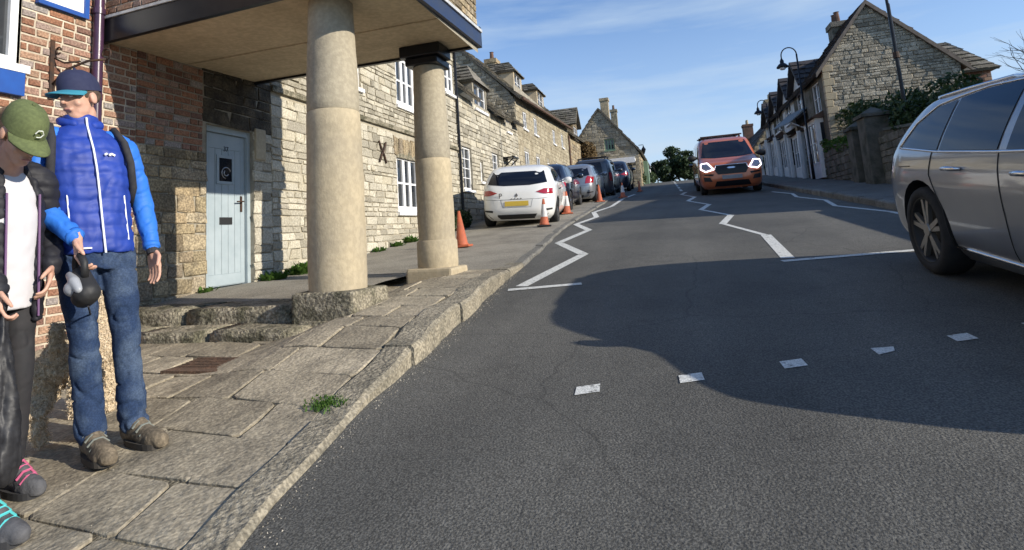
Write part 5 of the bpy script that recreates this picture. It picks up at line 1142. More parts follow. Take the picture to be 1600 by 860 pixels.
# dark grey van
mpv_k = [(.18, -2.0, 2.0, .78), (.28, -2.12, 2.12, .85), (.5, -2.16, 2.18, .885), (.8, -2.15, 2.14, .89), (.95, -2.14, 1.95, .885), (1.03, -2.13, 1.5, .875), (1.1, -2.12, 1.2, .865), (1.3, -2.08, .9, .82), (1.5, -2.02, .6, .77), (1.6, -1.95, .4, .72), (1.67, -1.85, .2, .62), (1.7, -1.6, 0, .4)]
mpv = Car(mpv_k, n=5, m=13); pg = paint('graphite_paint', (.075, .08, .09), metal=.5)
def boxvan(label, m4, mat, rails=True, name='compact_van', k=1.0):
    t = thing(name, label, 'van', mat4=m4, group='cars parked on the left'); b = mpv.body('body', mat, t, (-1.35, 1.4), .31, .72)
    mpv.put('rear_window', [(-.72, 1.08), (.72, 1.08), (.66, 1.55), (-.66, 1.55)], 'rear', tint, b, .006)
    for sg in (1, -1):
        f = (lambda p: p) if sg == 1 else mirror
        mpv.put('tail_lamp', f([(.76, .7), (.865, .7), (.85, 1.06), (.75, 1.06)]), 'rear', red_l, b, .012)
    mpv.put('number_plate', [(-.27, .55), (.27, .55), (.27, .66), (-.27, .66)], 'rear', plate_y, b, .012)
    for sd in 'LR': mpv.put('side_window', [(-1.9, 1.12), (-.5, 1.1), (-.5, 1.52), (-1.8, 1.52)], sd, tint, b); mpv.put('side_window', [(-.4, 1.1), (.85, 1.06), (.5, 1.45), (-.38, 1.52)], sd, tint, b)
    for y in (-1.35, 1.4):
        for sx in (-1, 1): wheel(t, sx*.77, y, .31, .2, sx, alloy)
    mirror_arm(mpv, .8, 1.08, t, mat)
    if rails:
        g = MB()
        for sx in (-.58, .58): g.tube([(sx, -1.8, 1.72), (sx, .0, 1.76)], .02, 6); g.box((sx-.02, -1.6, 1.64), (sx+.02, -1.55, 1.72)); g.box((sx-.02, -.3, 1.66), (sx+.02, -.25, 1.76))
        for y in (-1.4, -.4): g.tube([(-.64, y, 1.77), (.64, y, 1.77)], .022, 6)
        g.build('roof_bars', dark_plastic, t, world=False)
boxvan('graphite grey compact van with roof bars parked fourth in the line', slope_m(-3.15, 26.0, 1), pg)
hatch('dark blue people carrier parked last in the line by the shop', paint('navy_metallic_paint', (.025, .035, .06), metal=.5), slope_m(-2.75, 30.6, 1), name='people_carrier', k=1.13)
hatch('dark car mostly hidden behind the oncoming orange van', paint('black_paintwork', (.015, .015, .018)), slope_m(2.1, 27.5, -1), name='following_car', group=None, plate=False)
g = MB(); q = V((1.55, 27.5, 0))
# headlight of the following car, on
fc = bpy.data.objects['following_car']
for sx in (-.62, .62):
    g = MB(); g.lathe([(.085, 0), (.07, .03), (.001, .04)], (0, 0, 0), 14, axis='z')
    me = g.mesh('headlight', lampg); me.transform(Matrix.Translation(V((sx, 1.93, .66))) @ Matrix.Rotation(-math.pi/2, 4, 'X')); link('headlight', me, fc, False)
# ---- traffic cones
def cone(x, y, h, label, lean=0.0, sleeve=True, z=None):
    z0 = gz(y)+po(y) if z is None else z; t = thing('traffic_cone', label, 'cone', (x, y, z0), random.random()*.6, 'traffic cones by the parked cars'); t.rotation_euler[1] = lean
    g = MB(); h *= .82; b = h*.25; g.box((-b, -b, 0), (b, b, .035)); g.build('base', dark_plastic if sleeve == 2 else orange_c, t, world=False, bevel=.01)
    R = lambda u: h*.17*(1-u)+h*.035*u
    g = MB(); g.lathe([(R(0)+.02, .034), (R(.05), .06), (R(1), h), (R(1)*.6, h)], (0, 0, 0), 20); g.build('cone_body', orange_c, t, world=False, smooth=True)
    if sleeve: g = MB(); g.lathe([(R(.35)+.004, h*.35), (R(.8)+.004, h*.8)], (0, 0, 0), 20, cap=False); g.build('white_sleeve', white_c, t, world=False, smooth=True)
cone(-3.42, 8.75, .74, 'plain orange cone half hidden behind the farther column', -.05, 0)
cone(-2.62, 11.55, .72, 'white sleeved cone standing against the white hatchback bumper', .03, 2)
cone(-2.72, 14.9, .75, 'orange and white cone beside the front wheel of the white hatchback', .02)
cone(-2.42, 19.9, .75, 'plain orange cone beside the silver grey hatchback', 0, 0)
cone(-1.72, 21.6, .72, 'orange cone with white sleeve at the road edge by the graphite van', 0)
cone(-1.3, 26.2, .62, 'farthest small orange cone near the people carrier', 0, 0)
# ================================================================ people and dog
def _ball(bm, c, r, rot=None, sub=2):
    M4 = Matrix.Translation(V(c)) @ (rot.to_4x4() if rot else Matrix.Identity(4)) @ Matrix.Diagonal((*((r, r, r) if isinstance(r, (int, float)) else r), 1))
    bmesh.ops.create_icosphere(bm, subdivisions=sub, radius=1, matrix=M4)
def _chain(bm, pts):
    for i, (p, r) in enumerate(pts):
        _ball(bm, p, r)
        if i:
            q, s = pts[i-1]; d = V(p)-V(q)
            if d.length < 1e-4: continue
            M4 = Matrix.Translation((V(p)+V(q))/2) @ d.to_track_quat('Z', 'Y').to_matrix().to_4x4()
            bmesh.ops.create_cone(bm, cap_ends=True, segments=16, radius1=s, radius2=r, depth=d.length, matrix=M4)
def _rings(bm, rings, seg=28):
    vs = []
    for (x, y, z, rx, ry) in rings:
        vs.append([bm.verts.new((x+rx*math.copysign(abs(math.cos(a))**.85, math.cos(a)), y+ry*math.copysign(abs(math.sin(a))**.85, math.sin(a)), z)) for a in [2*math.pi*k/seg for k in range(seg)]])
    for a, b in zip(vs, vs[1:]):
        for k in range(seg): bm.faces.new((a[k], a[(k+1) % seg], b[(k+1) % seg], b[k]))
    bm.faces.new(vs[0][::-1]); bm.faces.new(vs[-1])
def blob(name, mat, parent, chains=(), balls=(), rings=(), voxel=.01, smooth=3, disp=None, world=False, M4=None):
    bm = bmesh.new()
    for c in chains: _chain(bm, c)
    for b in balls: _ball(bm, *b)
    for r in rings: _rings(bm, r)
    bmesh.ops.recalc_face_normals(bm, faces=bm.faces)
    me = bpy.data.meshes.new(name); bm.to_mesh(me); bm.free(); o = bpy.data.objects.new(name+'_tmp', me); COL.objects.link(o)
    md = o.modifiers.new('r', 'REMESH'); md.mode = 'VOXEL'; md.voxel_size = voxel
    if smooth: ms = o.modifiers.new('s', 'SMOOTH'); ms.factor = .5; ms.iterations = smooth
    dg = bpy.context.evaluated_depsgraph_get(); m2 = bpy.data.meshes.new_from_object(o.evaluated_get(dg)); bpy.data.objects.remove(o); bpy.data.meshes.remove(me)
    if disp:
        ns = [v.normal.copy() for v in m2.vertices]
        for v, n in zip(m2.vertices, ns): v.co += n*disp(v.co, n)
    if M4: m2.transform(M4)
    m2.materials.clear(); m2.materials.append(mat); m2.polygons.foreach_set('use_smooth', [True]*len(m2.polygons)); m2.name = name; m2.update()
    return link(name, m2, parent, world)
def hand(w, d, n, sgn, curl=.5, s=1.0):
    w, d, n = V(w), V(d).normalized(), V(n); n = (n-d*n.dot(d)).normalized(); sd = d.cross(n).normalized()*sgn
    ch = [[(w-d*.03, .024*s), (w+d*.01, .021*s), (w+d*.045*s, .02*s)]]
    for i, (off, ln, r) in enumerate(((.033, .92, .0085), (.011, 1.0, .009), (-.012, .95, .0088), (-.034, .76, .0078))):
        b = w+d*.088*s+sd*off*s; ch.append([(w+d*.02*s+sd*off*.55*s, .0145*s), (b, .0115*s)])
        p = b; a = curl*.5; c = [(p, r*s*1.1)]
        for k, L_ in enumerate((.042, .028, .022)):
            dd = d*math.cos(a)+n*math.sin(a); p = p+dd*L_*ln*s; c.append((p, r*s*(1-.08*k))); a += curl
        ch.append(c)
    t0 = w+d*.022*s+sd*.028*s; t1 = t0+(d*.55+sd*.75+n*.3).normalized()*.038*s; t2 = t1+(d*.8+sd*.25+n*.5).normalized()*.032*s; t3 = t2+(d*.85+n*.5).normalized()*.022*s
    ch.append([(t0, .014*s), (t1, .0115*s), (t2, .0105*s), (t3, .0085*s)])
    return ch
skin_m = M('skin', (.56, .33, .24), (.5, .28, .2), rough=.55, nscale=14, spec=.4, bump=.1, bscale=200)
def wr(f1, a1, f2=0, a2=0, seed=0): return lambda p, n: noise.noise(V((p.x*f1, p.y*f1, p.z*f1*.8))+V((seed, 0, 0)))*a1+(noise.noise(p*f2)*a2 if f2 else 0)
def head_parts(H, pitch, yaw, fwd, s):
    """returns matrix of the head; head modelled around its own centre, facing +y"""
    return Matrix.Translation(V((0, fwd, H))) @ Matrix.Rotation(yaw, 4, 'Z') @ Matrix.Rotation(pitch, 4, 'X') @ Matrix.Diagonal((s, s, s, 1))
def mk_body(t, J, hm, hands, voxel=.006, k=1.0):
    T = lambda p: hm @ V(p)
    ch = [[(J['neck']-V((0, 0, .03)), .055*k), (T((0, -.015, -.07)), .05*k)],
          [((0, 0, .95*k), .1), ((0, 0, 1.15*k), .1), ((0, -.01, 1.36*k), .1)], [(J['shR'], .035), (J['neck']-V((0, 0, .06)), .04*k), (J['shL'], .035)],
          [((0, 0, .95*k), .1), (J['hipR'], .06), (J['kneeR'], .038), (J['ankR'], .028)], [((0, 0, .95*k), .1), (J['hipL'], .06), (J['kneeL'], .038), (J['ankL'], .028)],
          [(J['shR'], .04), (J['elR'], .034), (J['wrR'], .024)], [(J['shL'], .04), (J['elL'], .034), (J['wrL'], .024)]]
    R3 = hm.to_3x3().normalized(); s = hm.to_scale()[0]
    bl = [(T((0, -.012, .035)), (.076*s, .096*s, .088*s), R3), (T((0, .022, -.03)), (.062*s, .07*s, .088*s), R3), (T((0, .045, -.085)), (.042*s, .04*s, .032*s), R3)]
    ch += [[(T((0, .088, .012)), .009*s), (T((0, .106, -.022)), .013*s)], [(T((-.03, .078, .028)), .012*s), (T((.03, .078, .028)), .012*s)],
           [(T((-.02, .088, -.058)), .008*s), (T((.02, .088, -.058)), .008*s)]]
    for e in (-1, 1): bl += [(T((e*.078, -.01, -.005)), (.012*s, .022*s, .033*s), R3), (T((e*.042, .06, -.028)), (.022*s, .02*s, .02*s), R3)]
    o = blob('body', skin_m, t, ch+hands, bl, voxel=voxel, smooth=2)
    ew = M('eye_white', (.7, .68, .66), rough=.2); lip = M('lip', (.42, .19, .16), rough=.5); br = M('brow_hair', (.07, .05, .035), rough=.8)
    for e in (-1, 1):
        blob('eye', ew, o, balls=[(T((e*.03, .079, .005)), (.012*s, .008*s, .007*s), R3)], voxel=.003, smooth=0); blob('eyebrow', br, o, chains=[[(T((e*.018, .091, .024)), .003), (T((e*.045, .084, .026)), .003)]], voxel=.002, smooth=0)
    blob('mouth', lip, o, chains=[[(T((-.02, .094, -.058)), .003), (T((0, .098, -.056)), .0045), (T((.02, .094, -.058)), .003)]], voxel=.002, smooth=0)
    return o
def cap(t, hm, col, col2, brimcol, nm='cap'):
    T = lambda p: hm @ V(p); R3 = hm.to_3x3().normalized(); s = hm.to_scale()[0]
    g = MB(); n = 28; prof = [(1.0, .03), (1.0, .05), (.97, .075), (.88, .1), (.7, .122), (.42, .136), (.12, .14)]
    for r, z in prof:
        for k in range(n): a = 2*math.pi*k/n; g.v.append(tuple(T((.088*r*math.cos(a), -.012+.108*r*math.sin(a), z))))
    for i in range(len(prof)-1):
        for k in range(n): g.f.append((i*n+k, i*n+(k+1) % n, (i+1)*n+(k+1) % n, (i+1)*n+k)); g.mi.append(0)
    g.f.append(tuple((len(prof)-1)*n+k for k in range(n))); g.mi.append(0)
    c = g.build(nm, col, t, world=False, smooth=True)
    g = MB(); m_ = 14; V0 = []
    for lay, dz in ((0, 0), (1, -.006)):
        for j in range(5):
            for k in range(m_+1):
                a = math.pi*(.1+.8*k/m_); q = j/4; x = .085*math.cos(a)*(1+.06*q); y = -.012+.104*math.sin(a)+q*.085*math.sin(a)**.7; z = .036-.018*q-.5*(x*x)*3+dz
                V0.append(T((x, y, z)))
    W_ = m_+1; off = 5*W_
    f = [(j*W_+k, j*W_+k+1, (j+1)*W_+k+1, (j+1)*W_+k) for j in range(4) for k in range(m_)]; f += [tuple(off+i for i in q[::-1]) for q in f]
    f += [(4*W_+k, 4*W_+k+1, off+4*W_+k+1, off+4*W_+k) for k in range(m_)]
    g.add(V0, f); g.build('brim', brimcol, c, world=False, smooth=True)
    blob('button', col2, c, balls=[(T((0, -.012, .142)), .009)], voxel=.003, smooth=1)
    return c
def shoe(t, ank, d, mat, sole, lace, L_=.28, k=1.0, nm='shoe', hi=.09):
    """d: toe direction; heel sits under the ankle"""
    a = V(ank); d = V((d[0], d[1], 0)).normalized(); s = V((d.y, -d.x, 0)); z0 = a.z-.078
    P_ = lambda u, v, z: V((a.x, a.y, 0))+d*u+s*v+V((0, 0, z0+z))
    ch = [[(P_(-.055, 0, .05), .04*k), (P_(-.03, 0, hi+.03), .043*k)], [(P_(-.05, 0, .045), .042*k), (P_(.03, 0, .055), .045*k), (P_(.1, 0, .045), .044*k), (P_(L_-.1, .0, .036), .042*k), (P_(L_-.07, 0, .033), .036*k)],
          [(P_(-.01, 0, hi), .045*k), (P_(.06, 0, .075), .04*k)], [(P_(.1, .015, .035), .034*k), (P_(L_-.11, .016, .033), .034*k)], [(P_(.1, -.015, .035), .034*k), (P_(L_-.11, -.014, .033), .032*k)]]
    o = blob(nm, mat, t, ch, voxel=.007, smooth=3, disp=lambda p, n: (max(0, z0+.012-p.z) if n.z < -.2 else 0)*-1.0+noise.noise(p*30)*.002)
    g = MB(); out = []
    for k_ in range(24):
        q = 2*math.pi*k_/24; u = (L_-.1)/2-.02+((L_+.005)/2)*math.copysign(abs(math.cos(q))**.8, math.cos(q)); wv = (.054+.008*math.cos(q-.4))*math.copysign(abs(math.sin(q))**.75, math.sin(q))*k; out.append((u, wv))
    vs = [P_(u, v_, -.0) for u, v_ in out]+[P_(u*1.0, v_, .026) for u, v_ in out]; n = 24
    g.add(vs, [tuple(range(n))[::-1], tuple(range(n, 2*n))]+[(i, (i+1) % n, n+(i+1) % n, n+i) for i in range(n)]); g.build('sole', sole, o, world=False)
    g = MB()
    for j in range(4):
        u = .035+j*.03; z = .108-j*.014; g.tube([P_(u, -.042*k, z-.012), P_(u+.006, -.018*k, z+.012), P_(u+.012, .018*k, z+.012), P_(u+.004, .042*k, z-.012)], .0048, 5)
    g.build('laces', lace, o, world=False)
    return o
def joints(k, elR, wrR, elL, wrL, kR=(.1, .02), kL=(-.1, .02), aR=(.1, -.03), aL=(-.1, -.03), lean=0.0):
    v = lambda x, y, z: V((x*k, y*k, z*k))
    return {'neck': v(0, -.01+lean*1.6, 1.46), 'shR': v(.175, -.01+lean, 1.41), 'shL': v(-.175, -.01+lean, 1.41), 'hipR': v(.09, 0, .9), 'hipL': v(-.09, 0, .9), 'kneeR': v(kR[0], kR[1], .5), 'kneeL': v(kL[0], kL[1], .5),
            'ankR': v(aR[0], aR[1], .078/k), 'ankL': v(aL[0], aL[1], .078/k), 'elR': v(*elR), 'wrR': v(*wrR), 'elL': v(*elL), 'wrL': v(*wrL)}
def SHM(p, lean, sc_):
    """stance: slight sideways lean and slim build"""
    r = Matrix.Rotation(-p.rotation_euler[2], 3, 'Z') @ V((.96, .27, 0)); m = Matrix.Identity(4); m[0][0] = m[1][1] = sc_; m[0][2] = r.x*lean; m[1][2] = r.y*lean; return m
def SHEAR(p, lean, sc_):
    m = SHM(p, lean, sc_)
    def rec(o):
        for c in o.children:
            if c.type == 'MESH': c.data.transform(m)
            rec(c)
    rec(p)
def crease(q):
    a = abs(noise.noise(q)); return max(0, 1-a/.1)
# ---------------- man in the blue jacket
mx, my = -2.462, 1.99
man = thing('person', 'standing person in a bright blue quilted jacket, blue jeans and navy cap', 'person', (mx, my, gz(my)+po(my)+.004), math.radians(-112))
J = joints(1.0, (.25, .01, 1.13), (.13, .22, .94), (-.265, -.06, 1.13), (-.255, .03, .88), kR=(.10, .03), kL=(-.085, .02), aR=(.10, -.02), aL=(-.09, -.04))
hmM = head_parts(1.62, math.radians(-9), math.radians(-62), .02, 1.0)
hR = hand(J['wrR'], (.05, .25, -.95), (-.75, .45, .1), 1, .75); hL = hand(J['wrL'], (0, .12, -1), (.8, .3, 0), -1, .32)
mk_body(man, J, hmM, hR+hL)
royal = M('royal_blue_quilt', (.016, .05, .32), (.012, .038, .25), rough=.58, nscale=9, spec=.4); azure = M('azure_softshell', (.03, .17, .62), (.025, .14, .52), rough=.6, nscale=8, spec=.3)
def quilt(p, n):
    q = abs(math.sin(math.pi*(p.z+.004*math.sin(p.x*30))/.062)); return .0075*(q**.6)-.004+noise.noise(V((p.x*30, p.y*30, p.z*14)))*.005+noise.noise(p*9)*.006+noise.noise(p*60)*.0015-crease(V((p.x*6+p.z*4, p.y*6, p.z*9)))*.005
jk = blob('jacket', royal, man, rings=[[(0, .005, .87, .168, .122), (0, .005, .9, .172, .125), (0, .005, 1.0, .172, .125), (0, .01, 1.14, .178, .128), (0, .01, 1.26, .19, .132), (0, .0, 1.36, .195, .122), (0, -.01, 1.43, .15, .098), (0, -.015, 1.475, .085, .082), (0, -.01, 1.53, .077, .078)]], voxel=.009, smooth=3, disp=quilt)
for sd, sh, el, wt in ((1, 'shR', 'elR', 'wrR'), (-1, 'shL', 'elL', 'wrL')):
    dq = (J[wt]-J[el]).normalized()
    blob('sleeve', azure, jk, chains=[[(J[sh]+V((-sd*.05, 0, .0)), .068), (J[sh]+V((sd*.012, 0, -.03)), .073), ((J[sh]+J[el])/2+V((sd*.012, 0, 0)), .064), (J[el], .057), ((J[el]+J[wt])/2, .052), (J[wt]-dq*.02, .042)]], voxel=.009, smooth=3, disp=lambda p, n: noise.noise(p*11)*.008-crease(V((p.x*8, p.y*8, p.z*14+p.x*5)))*.008+noise.noise(p*50)*.0015)
    g = MB(); g.tube([J[wt]-dq*.03, J[wt]-dq*.005], .043, 16); g.build('cuff', azure, jk, world=False, smooth=True)
zipm = M('pale_zip', (.75, .77, .78), None, rough=.4)
def on_jacket(x, z, off=.012):
    R_ = [(.87, .168, .122, .005), (1.0, .172, .125, .005), (1.14, .178, .128, .01), (1.26, .19, .132, .01), (1.36, .195, .122, 0), (1.43, .15, .098, -.01), (1.475, .085, .082, -.015), (1.53, .077, .078, -.01)]
    for a, b in zip(R_, R_[1:]):
        if z <= b[0]: t = (z-a[0])/(b[0]-a[0]); rx, ry, cy = [a[i]+(b[i]-a[i])*t for i in (1, 2, 3)]; break
    return V((x, cy+ry*math.sqrt(max(0, 1-(x/rx)**2))**.85+off, z))
g = MB(); g.tube([on_jacket(-.004, .875+k*.04) for k in range(17)], .0055, 6); g.build('zip', zipm, jk, world=False)
for sx in (-.125, .125): g = MB(); g.tube([on_jacket(sx, .93+k*.03, .006) for k in range(8)], .0045, 5); g.build('pocket_zip', zipm, jk, world=False)
g = MB(); g.tube([on_jacket(sx_, .9, .009) for sx_ in (.05, .07, .09, .11)], .005, 4); g.build('hem_logo', zipm, jk, world=False)
g = MB(); g.tube([on_jacket(-.10, 1.33, .012), on_jacket(-.085, 1.337, .012), on_jacket(-.07, 1.33, .012)], .007, 4); g.tube([on_jacket(-.063, 1.337, .012), on_jacket(-.05, 1.33, .012)], .006, 4); g.build('chest_logo', zipm, jk, world=False)
blob('collar', royal, jk, chains=[[(V((.085*math.sin(a), -.015-.075*math.cos(a), 1.50+.02*math.cos(a))), .022) for a in [-2.6+k*.4 for k in range(14)]]], voxel=.007, smooth=2, disp=wr(22, .004))
blob('hood', royal, jk, chains=[[(V((-.11, -.09, 1.45)), .035), (V((0, -.13, 1.43)), .05), (V((.11, -.09, 1.45)), .035)]], voxel=.009, smooth=2, disp=wr(16, .008))
strapm = M('black_webbing', (.018, .018, .022), (.03, .03, .035), rough=.85, nscale=30)
for sx in (-1, 1):
    g = MB(); pts = [(sx*.13, -.11, 1.32), (sx*.14, -.06, 1.45), (sx*.145, .02, 1.47), (sx*.16, .10, 1.40), (sx*.175, .112, 1.3), (sx*.185, .075, 1.18), (sx*.18, .0, 1.1)]
    g.tube(pts, .02, 6); g.build('backpack_strap', strapm, man, world=False, smooth=True)
blob('backpack', strapm, man, balls=[((0, -.19, 1.2), (.14, .08, .21))], chains=[[((-.08, -.17, 1.05), .06), ((.08, -.17, 1.05), .06)]], voxel=.012, smooth=3, disp=wr(14, .008))
denim = M('blue_denim', (.02, .038, .085), (.085, .12, .18), rough=.85, nscale=6, ncon=(.48, .74), speck=(.18, 160), bump=.25, bscale=220, bdist=.003, spec=.2)
def legs(J, k, mat, t, w=1.0, nm='trousers', top=.93, flare=.075, amp=.011, hem=.1):
    ch = []
    for s in 'RL':
        h, kn, an = J['hip'+s], J['knee'+s], J['ank'+s]; ha = an+V((0, 0, hem-.078)); mid = (kn+ha)/2
        ch.append([(h+V((0, 0, -.02)), .092*w*k), ((h+kn)/2, .082*w*k), (kn, .066*w*k), (mid+V((0, -.012, 0)), .064*w*k), (ha, flare*.82*w*k)])
    return blob(nm, mat, t, ch, rings=[[(0, 0, .80*k, .135*k*w, .1*k*w), (0, 0, .87*k, .16*k*w, .112*k*w), (0, 0, top*k, .162*k*w, .115*k*w), (0, 0, (top+.05)*k, .155*k*w, .11*k*w)]], voxel=.009, smooth=3,
                disp=lambda p, n: noise.noise(V((p.x*7, p.y*7, p.z*11)))*amp*.8-crease(V((p.x*7+p.z*3, p.y*7, p.z*12)))*amp*(1.0 if (p.z < .32 or .42 < p.z < .62 or p.z > .78) else .35)+noise.noise(p*45)*.0012)
jn = legs(J, 1.0, denim, man, w=1.0, nm='jeans', flare=.085)
seam = M('denim_seam', (.12, .1, .08), rough=.8)
bootm = M('muddy_tan_boot', (.19, .15, .1), (.1, .08, .055), rough=.9, nscale=22, speck=(.25, 60), bump=.4, bscale=60); sole_m = M('boot_sole', (.06, .052, .042), (.03, .027, .024), rough=.9, nscale=20); lace_g = M('grey_lace', (.16, .17, .15), rough=.9)
for s, d in (('R', (.0, 1.0)), ('L', (-.18, 1))): shoe(man, J['ank'+s], d, bootm, sole_m, lace_g, L_=.3, k=1.08, nm='boot')
navyc = M('navy_cap_cloth', (.014, .018, .055), (.02, .025, .065), rough=.85, nscale=40); tealb = M('teal_brim', (.03, .22, .3), (.025, .18, .26), rough=.8)
cap(man, hmM, navyc, navyc, [tealb][0])
hairb = M('short_brown_hair', (.06, .04, .025), (.09, .06, .04), rough=.8, nscale=60)
Tm = lambda p: hmM @ V(p)
blob('hair', hairb, man, balls=[(Tm((0, -.03, .02)), (.081, .092, .06))], voxel=.006, smooth=1, disp=wr(60, .003))
g = MB(); wv = J['wrL']-(J['wrL']-J['elL']).normalized()*-.004; dd = (J['wrL']-J['elL']).normalized(); g.tube([J['wrL']+dd*.0, J['wrL']+dd*.028], .031, 14); g.build('watch_strap', strapm, man, world=False)
ssh = SHM(man, -.145, .87)
# dog lead in his right hand
MW = wm(man); hp = J['wrR']+V((0.01, .035, -.09))
ld_ = thing('dog_lead', 'grey and black retractable dog lead held in the right hand of the person in blue', 'dog lead', MW @ (ssh @ hp))
leadg = M('lead_grey_plastic', (.33, .34, .36), (.28, .29, .31), rough=.4)
T2 = lambda p: MW @ (ssh @ (hp+V(p)*1.2))
blob('casing', dark_plastic, ld_, chains=[[(T2((0, .0, -.05)), .034), (T2((.0, .05, -.115)), .05), (T2((0, .01, -.13)), .045), (T2((0, -.025, -.09)), .03)]], voxel=.006, smooth=2, world=True)
blob('side_disc', leadg, ld_, balls=[(T2((.034, .03, -.095)), .036)], chains=[[(T2((.03, -.02, -.05)), .016), (T2((.036, .05, -.07)), .02), (T2((.03, .075, -.1)), .016)]], voxel=.005, smooth=2, world=True)
g = MB(); g.tube([T2((0, -.045, -.075)), T2((0, -.055, -.02)), T2((0, -.03, .012)), T2((0, .03, .016)), T2((0, .062, -.01)), T2((0, .05, -.06))], .014, 8); g.build('handle', dark_plastic, ld_, smooth=True)
SHEAR(man, -.145, .87)
# ---------------- person in the green cap
wx_, wy_ = -2.6, 1.6; k = .885
wom = thing('person', 'person in an olive cap, open black puffer jacket and white top, looking down', 'person', (wx_, wy_, gz(wy_)+po(wy_)+.004), math.radians(-98))
Jw = joints(k, (.23, .05, 1.08), (.08, .2, .9), (-.27, -.05, 1.1), (-.2, .12, .98), aR=(.1, .0), aL=(-.08, .02), kR=(.1, .05), kL=(-.085, .05), lean=.03)
hmW = head_parts(1.4, math.radians(-40), math.radians(5), .2, 1.0)
mk_body(wom, Jw, hmW, hand(Jw['wrR'], (.0, .2, -1), (-.8, .3, .1), 1, .85, .92)+hand(Jw['wrL'], (.3, .3, -.9), (.6, -.2, 0), -1, .5, .92))
whitet = M('white_top', (.54, .525, .54), (.47, .46, .47), rough=.85, nscale=6)
wt_ = blob('white_top', whitet, wom, rings=[[(0, .01, .80*k, .155*k, .125*k), (0, .01, .9*k, .16*k, .13*k), (0, .02, 1.05*k, .155*k, .128*k), (0, .025, 1.2*k, .165*k, .135*k), (0, .02, 1.33*k, .17*k, .12*k), (0, .01, 1.42*k, .11*k, .09*k), (0, .01, 1.47*k, .07*k, .07*k)]], voxel=.009, smooth=3, disp=wr(11, .008, 28, .003))
puff = M('black_puffer', (.014, .014, .018), (.022, .022, .028), rough=.62, nscale=12, spec=.3)
def puffd(p, n): return .010*abs(math.sin(math.pi*p.z/.048))**.5-.005+noise.noise(p*24)*.005+noise.noise(p*60)*.002
# jacket left open: thick shell around back and sides
def shell(rings, a0, a1, th, n=22):
    bm = bmesh.new(); L0 = []
    for lay in (0, 1):
        for (cx, cy, z, rx, ry) in rings:
            row = []
            for j in range(n+1):
                a = a0+(a1-a0)*j/n; rr_ = 1 if lay == 0 else 1-th/rx; row.append(bm.verts.new((cx+rx*rr_*math.cos(a), cy+ry*rr_*math.sin(a), z)))
            L0.append(row)
    R_ = len(rings)
    for i in range(R_-1):
        for j in range(n):
            bm.faces.new((L0[i][j], L0[i][j+1], L0[i+1][j+1], L0[i+1][j])); bm.faces.new((L0[R_+i+1][j], L0[R_+i+1][j+1], L0[R_+i][j+1], L0[R_+i][j]))
        for j in (0, n): bm.faces.new((L0[i][j], L0[i+1][j], L0[R_+i+1][j], L0[R_+i][j]))
    for j in range(n):
        bm.faces.new((L0[0][j], L0[R_][j], L0[R_][j+1], L0[0][j+1])); bm.faces.new((L0[R_-1][j+1], L0[2*R_-1][j+1], L0[2*R_-1][j], L0[R_-1][j]))
    bmesh.ops.recalc_face_normals(bm, faces=bm.faces); return bm
bm = shell([(0, .0, z*k, rx*k, ry*k) for z, rx, ry in ((.74, .2, .165), (.85, .205, .17), (1.0, .2, .165), (1.15, .205, .165), (1.28, .21, .165), (1.38, .19, .14), (1.45, .13, .105), (1.5, .1, .095))], math.radians(130), math.radians(130+308), .03)
me = bpy.data.meshes.new('t'); bm.to_mesh(me); bm.free(); o = bpy.data.objects.new('t', me); COL.objects.link(o); md = o.modifiers.new('r', 'REMESH'); md.mode = 'VOXEL'; md.voxel_size = .009; ms = o.modifiers.new('s', 'SMOOTH'); ms.iterations = 3
m2 = bpy.data.meshes.new_from_object(o.evaluated_get(bpy.context.evaluated_depsgraph_get())); bpy.data.objects.remove(o)
ns = [v.normal.copy() for v in m2.vertices]
for v, n in zip(m2.vertices, ns): v.co += n*puffd(v.co, n)
m2.materials.clear(); m2.materials.append(puff); m2.polygons.foreach_set('use_smooth', [True]*len(m2.polygons)); m2.name = 'jacket'; pj = link('jacket', m2, wom, False)
for sd, sh, el, wt in ((1, 'shR', 'elR', 'wrR'), (-1, 'shL', 'elL', 'wrL')):
    dq = (Jw[wt]-Jw[el]).normalized()
    blob('sleeve', puff, pj, chains=[[(Jw[sh]+V((-sd*.03, 0, 0)), .068), (Jw[sh]+V((sd*.015, 0, -.03)), .074), ((Jw[sh]+Jw[el])/2, .066), (Jw[el], .06), ((Jw[el]+Jw[wt])/2, .054), (Jw[wt]-dq*.01, .045)]], voxel=.009, smooth=3, disp=puffd)
purple = M('purple_zip_edge', (.12, .05, .14), rough=.6)
for aa in (130, 78):
    a = math.radians(aa); g = MB(); g.tube([(.203*k*math.cos(a), .17*k*math.sin(a)+.004, z*k) for z in (.76, .9, 1.05, 1.2, 1.32)], .006, 5); g.build('zip_edge', purple, pj, world=False)
blk = M('black_leggings', (.014, .014, .016), (.022, .02, .022), rough=.8, nscale=20)
legs(Jw, k, blk, wom, w=.95, nm='leggings', flare=.062, amp=.007, hem=.11)
grs = M('grey_trainer', (.1, .1, .105), (.06, .06, .065), rough=.85, nscale=30, bump=.3, bscale=80); pinkl = M('pink_lace', (.5, .1, .2), rough=.7); dsole = M('dark_sole', (.03, .03, .032), rough=.9)
for s, d in (('R', (.15, 1)), ('L', (-.05, 1))): shoe(wom, Jw['ank'+s], d, grs, dsole, pinkl, L_=.26, k=.98, nm='trainer', hi=.075)
olive = M('olive_cap_cloth', (.11, .135, .05), (.085, .105, .04), rough=.9, nscale=30, speck=(.1, 90)); capw = M('cap_stitching', (.6, .62, .55), rough=.8)
cp = cap(wom, hmW, olive, olive, olive)
Tw = lambda p: hmW @ V(p)
g = MB()
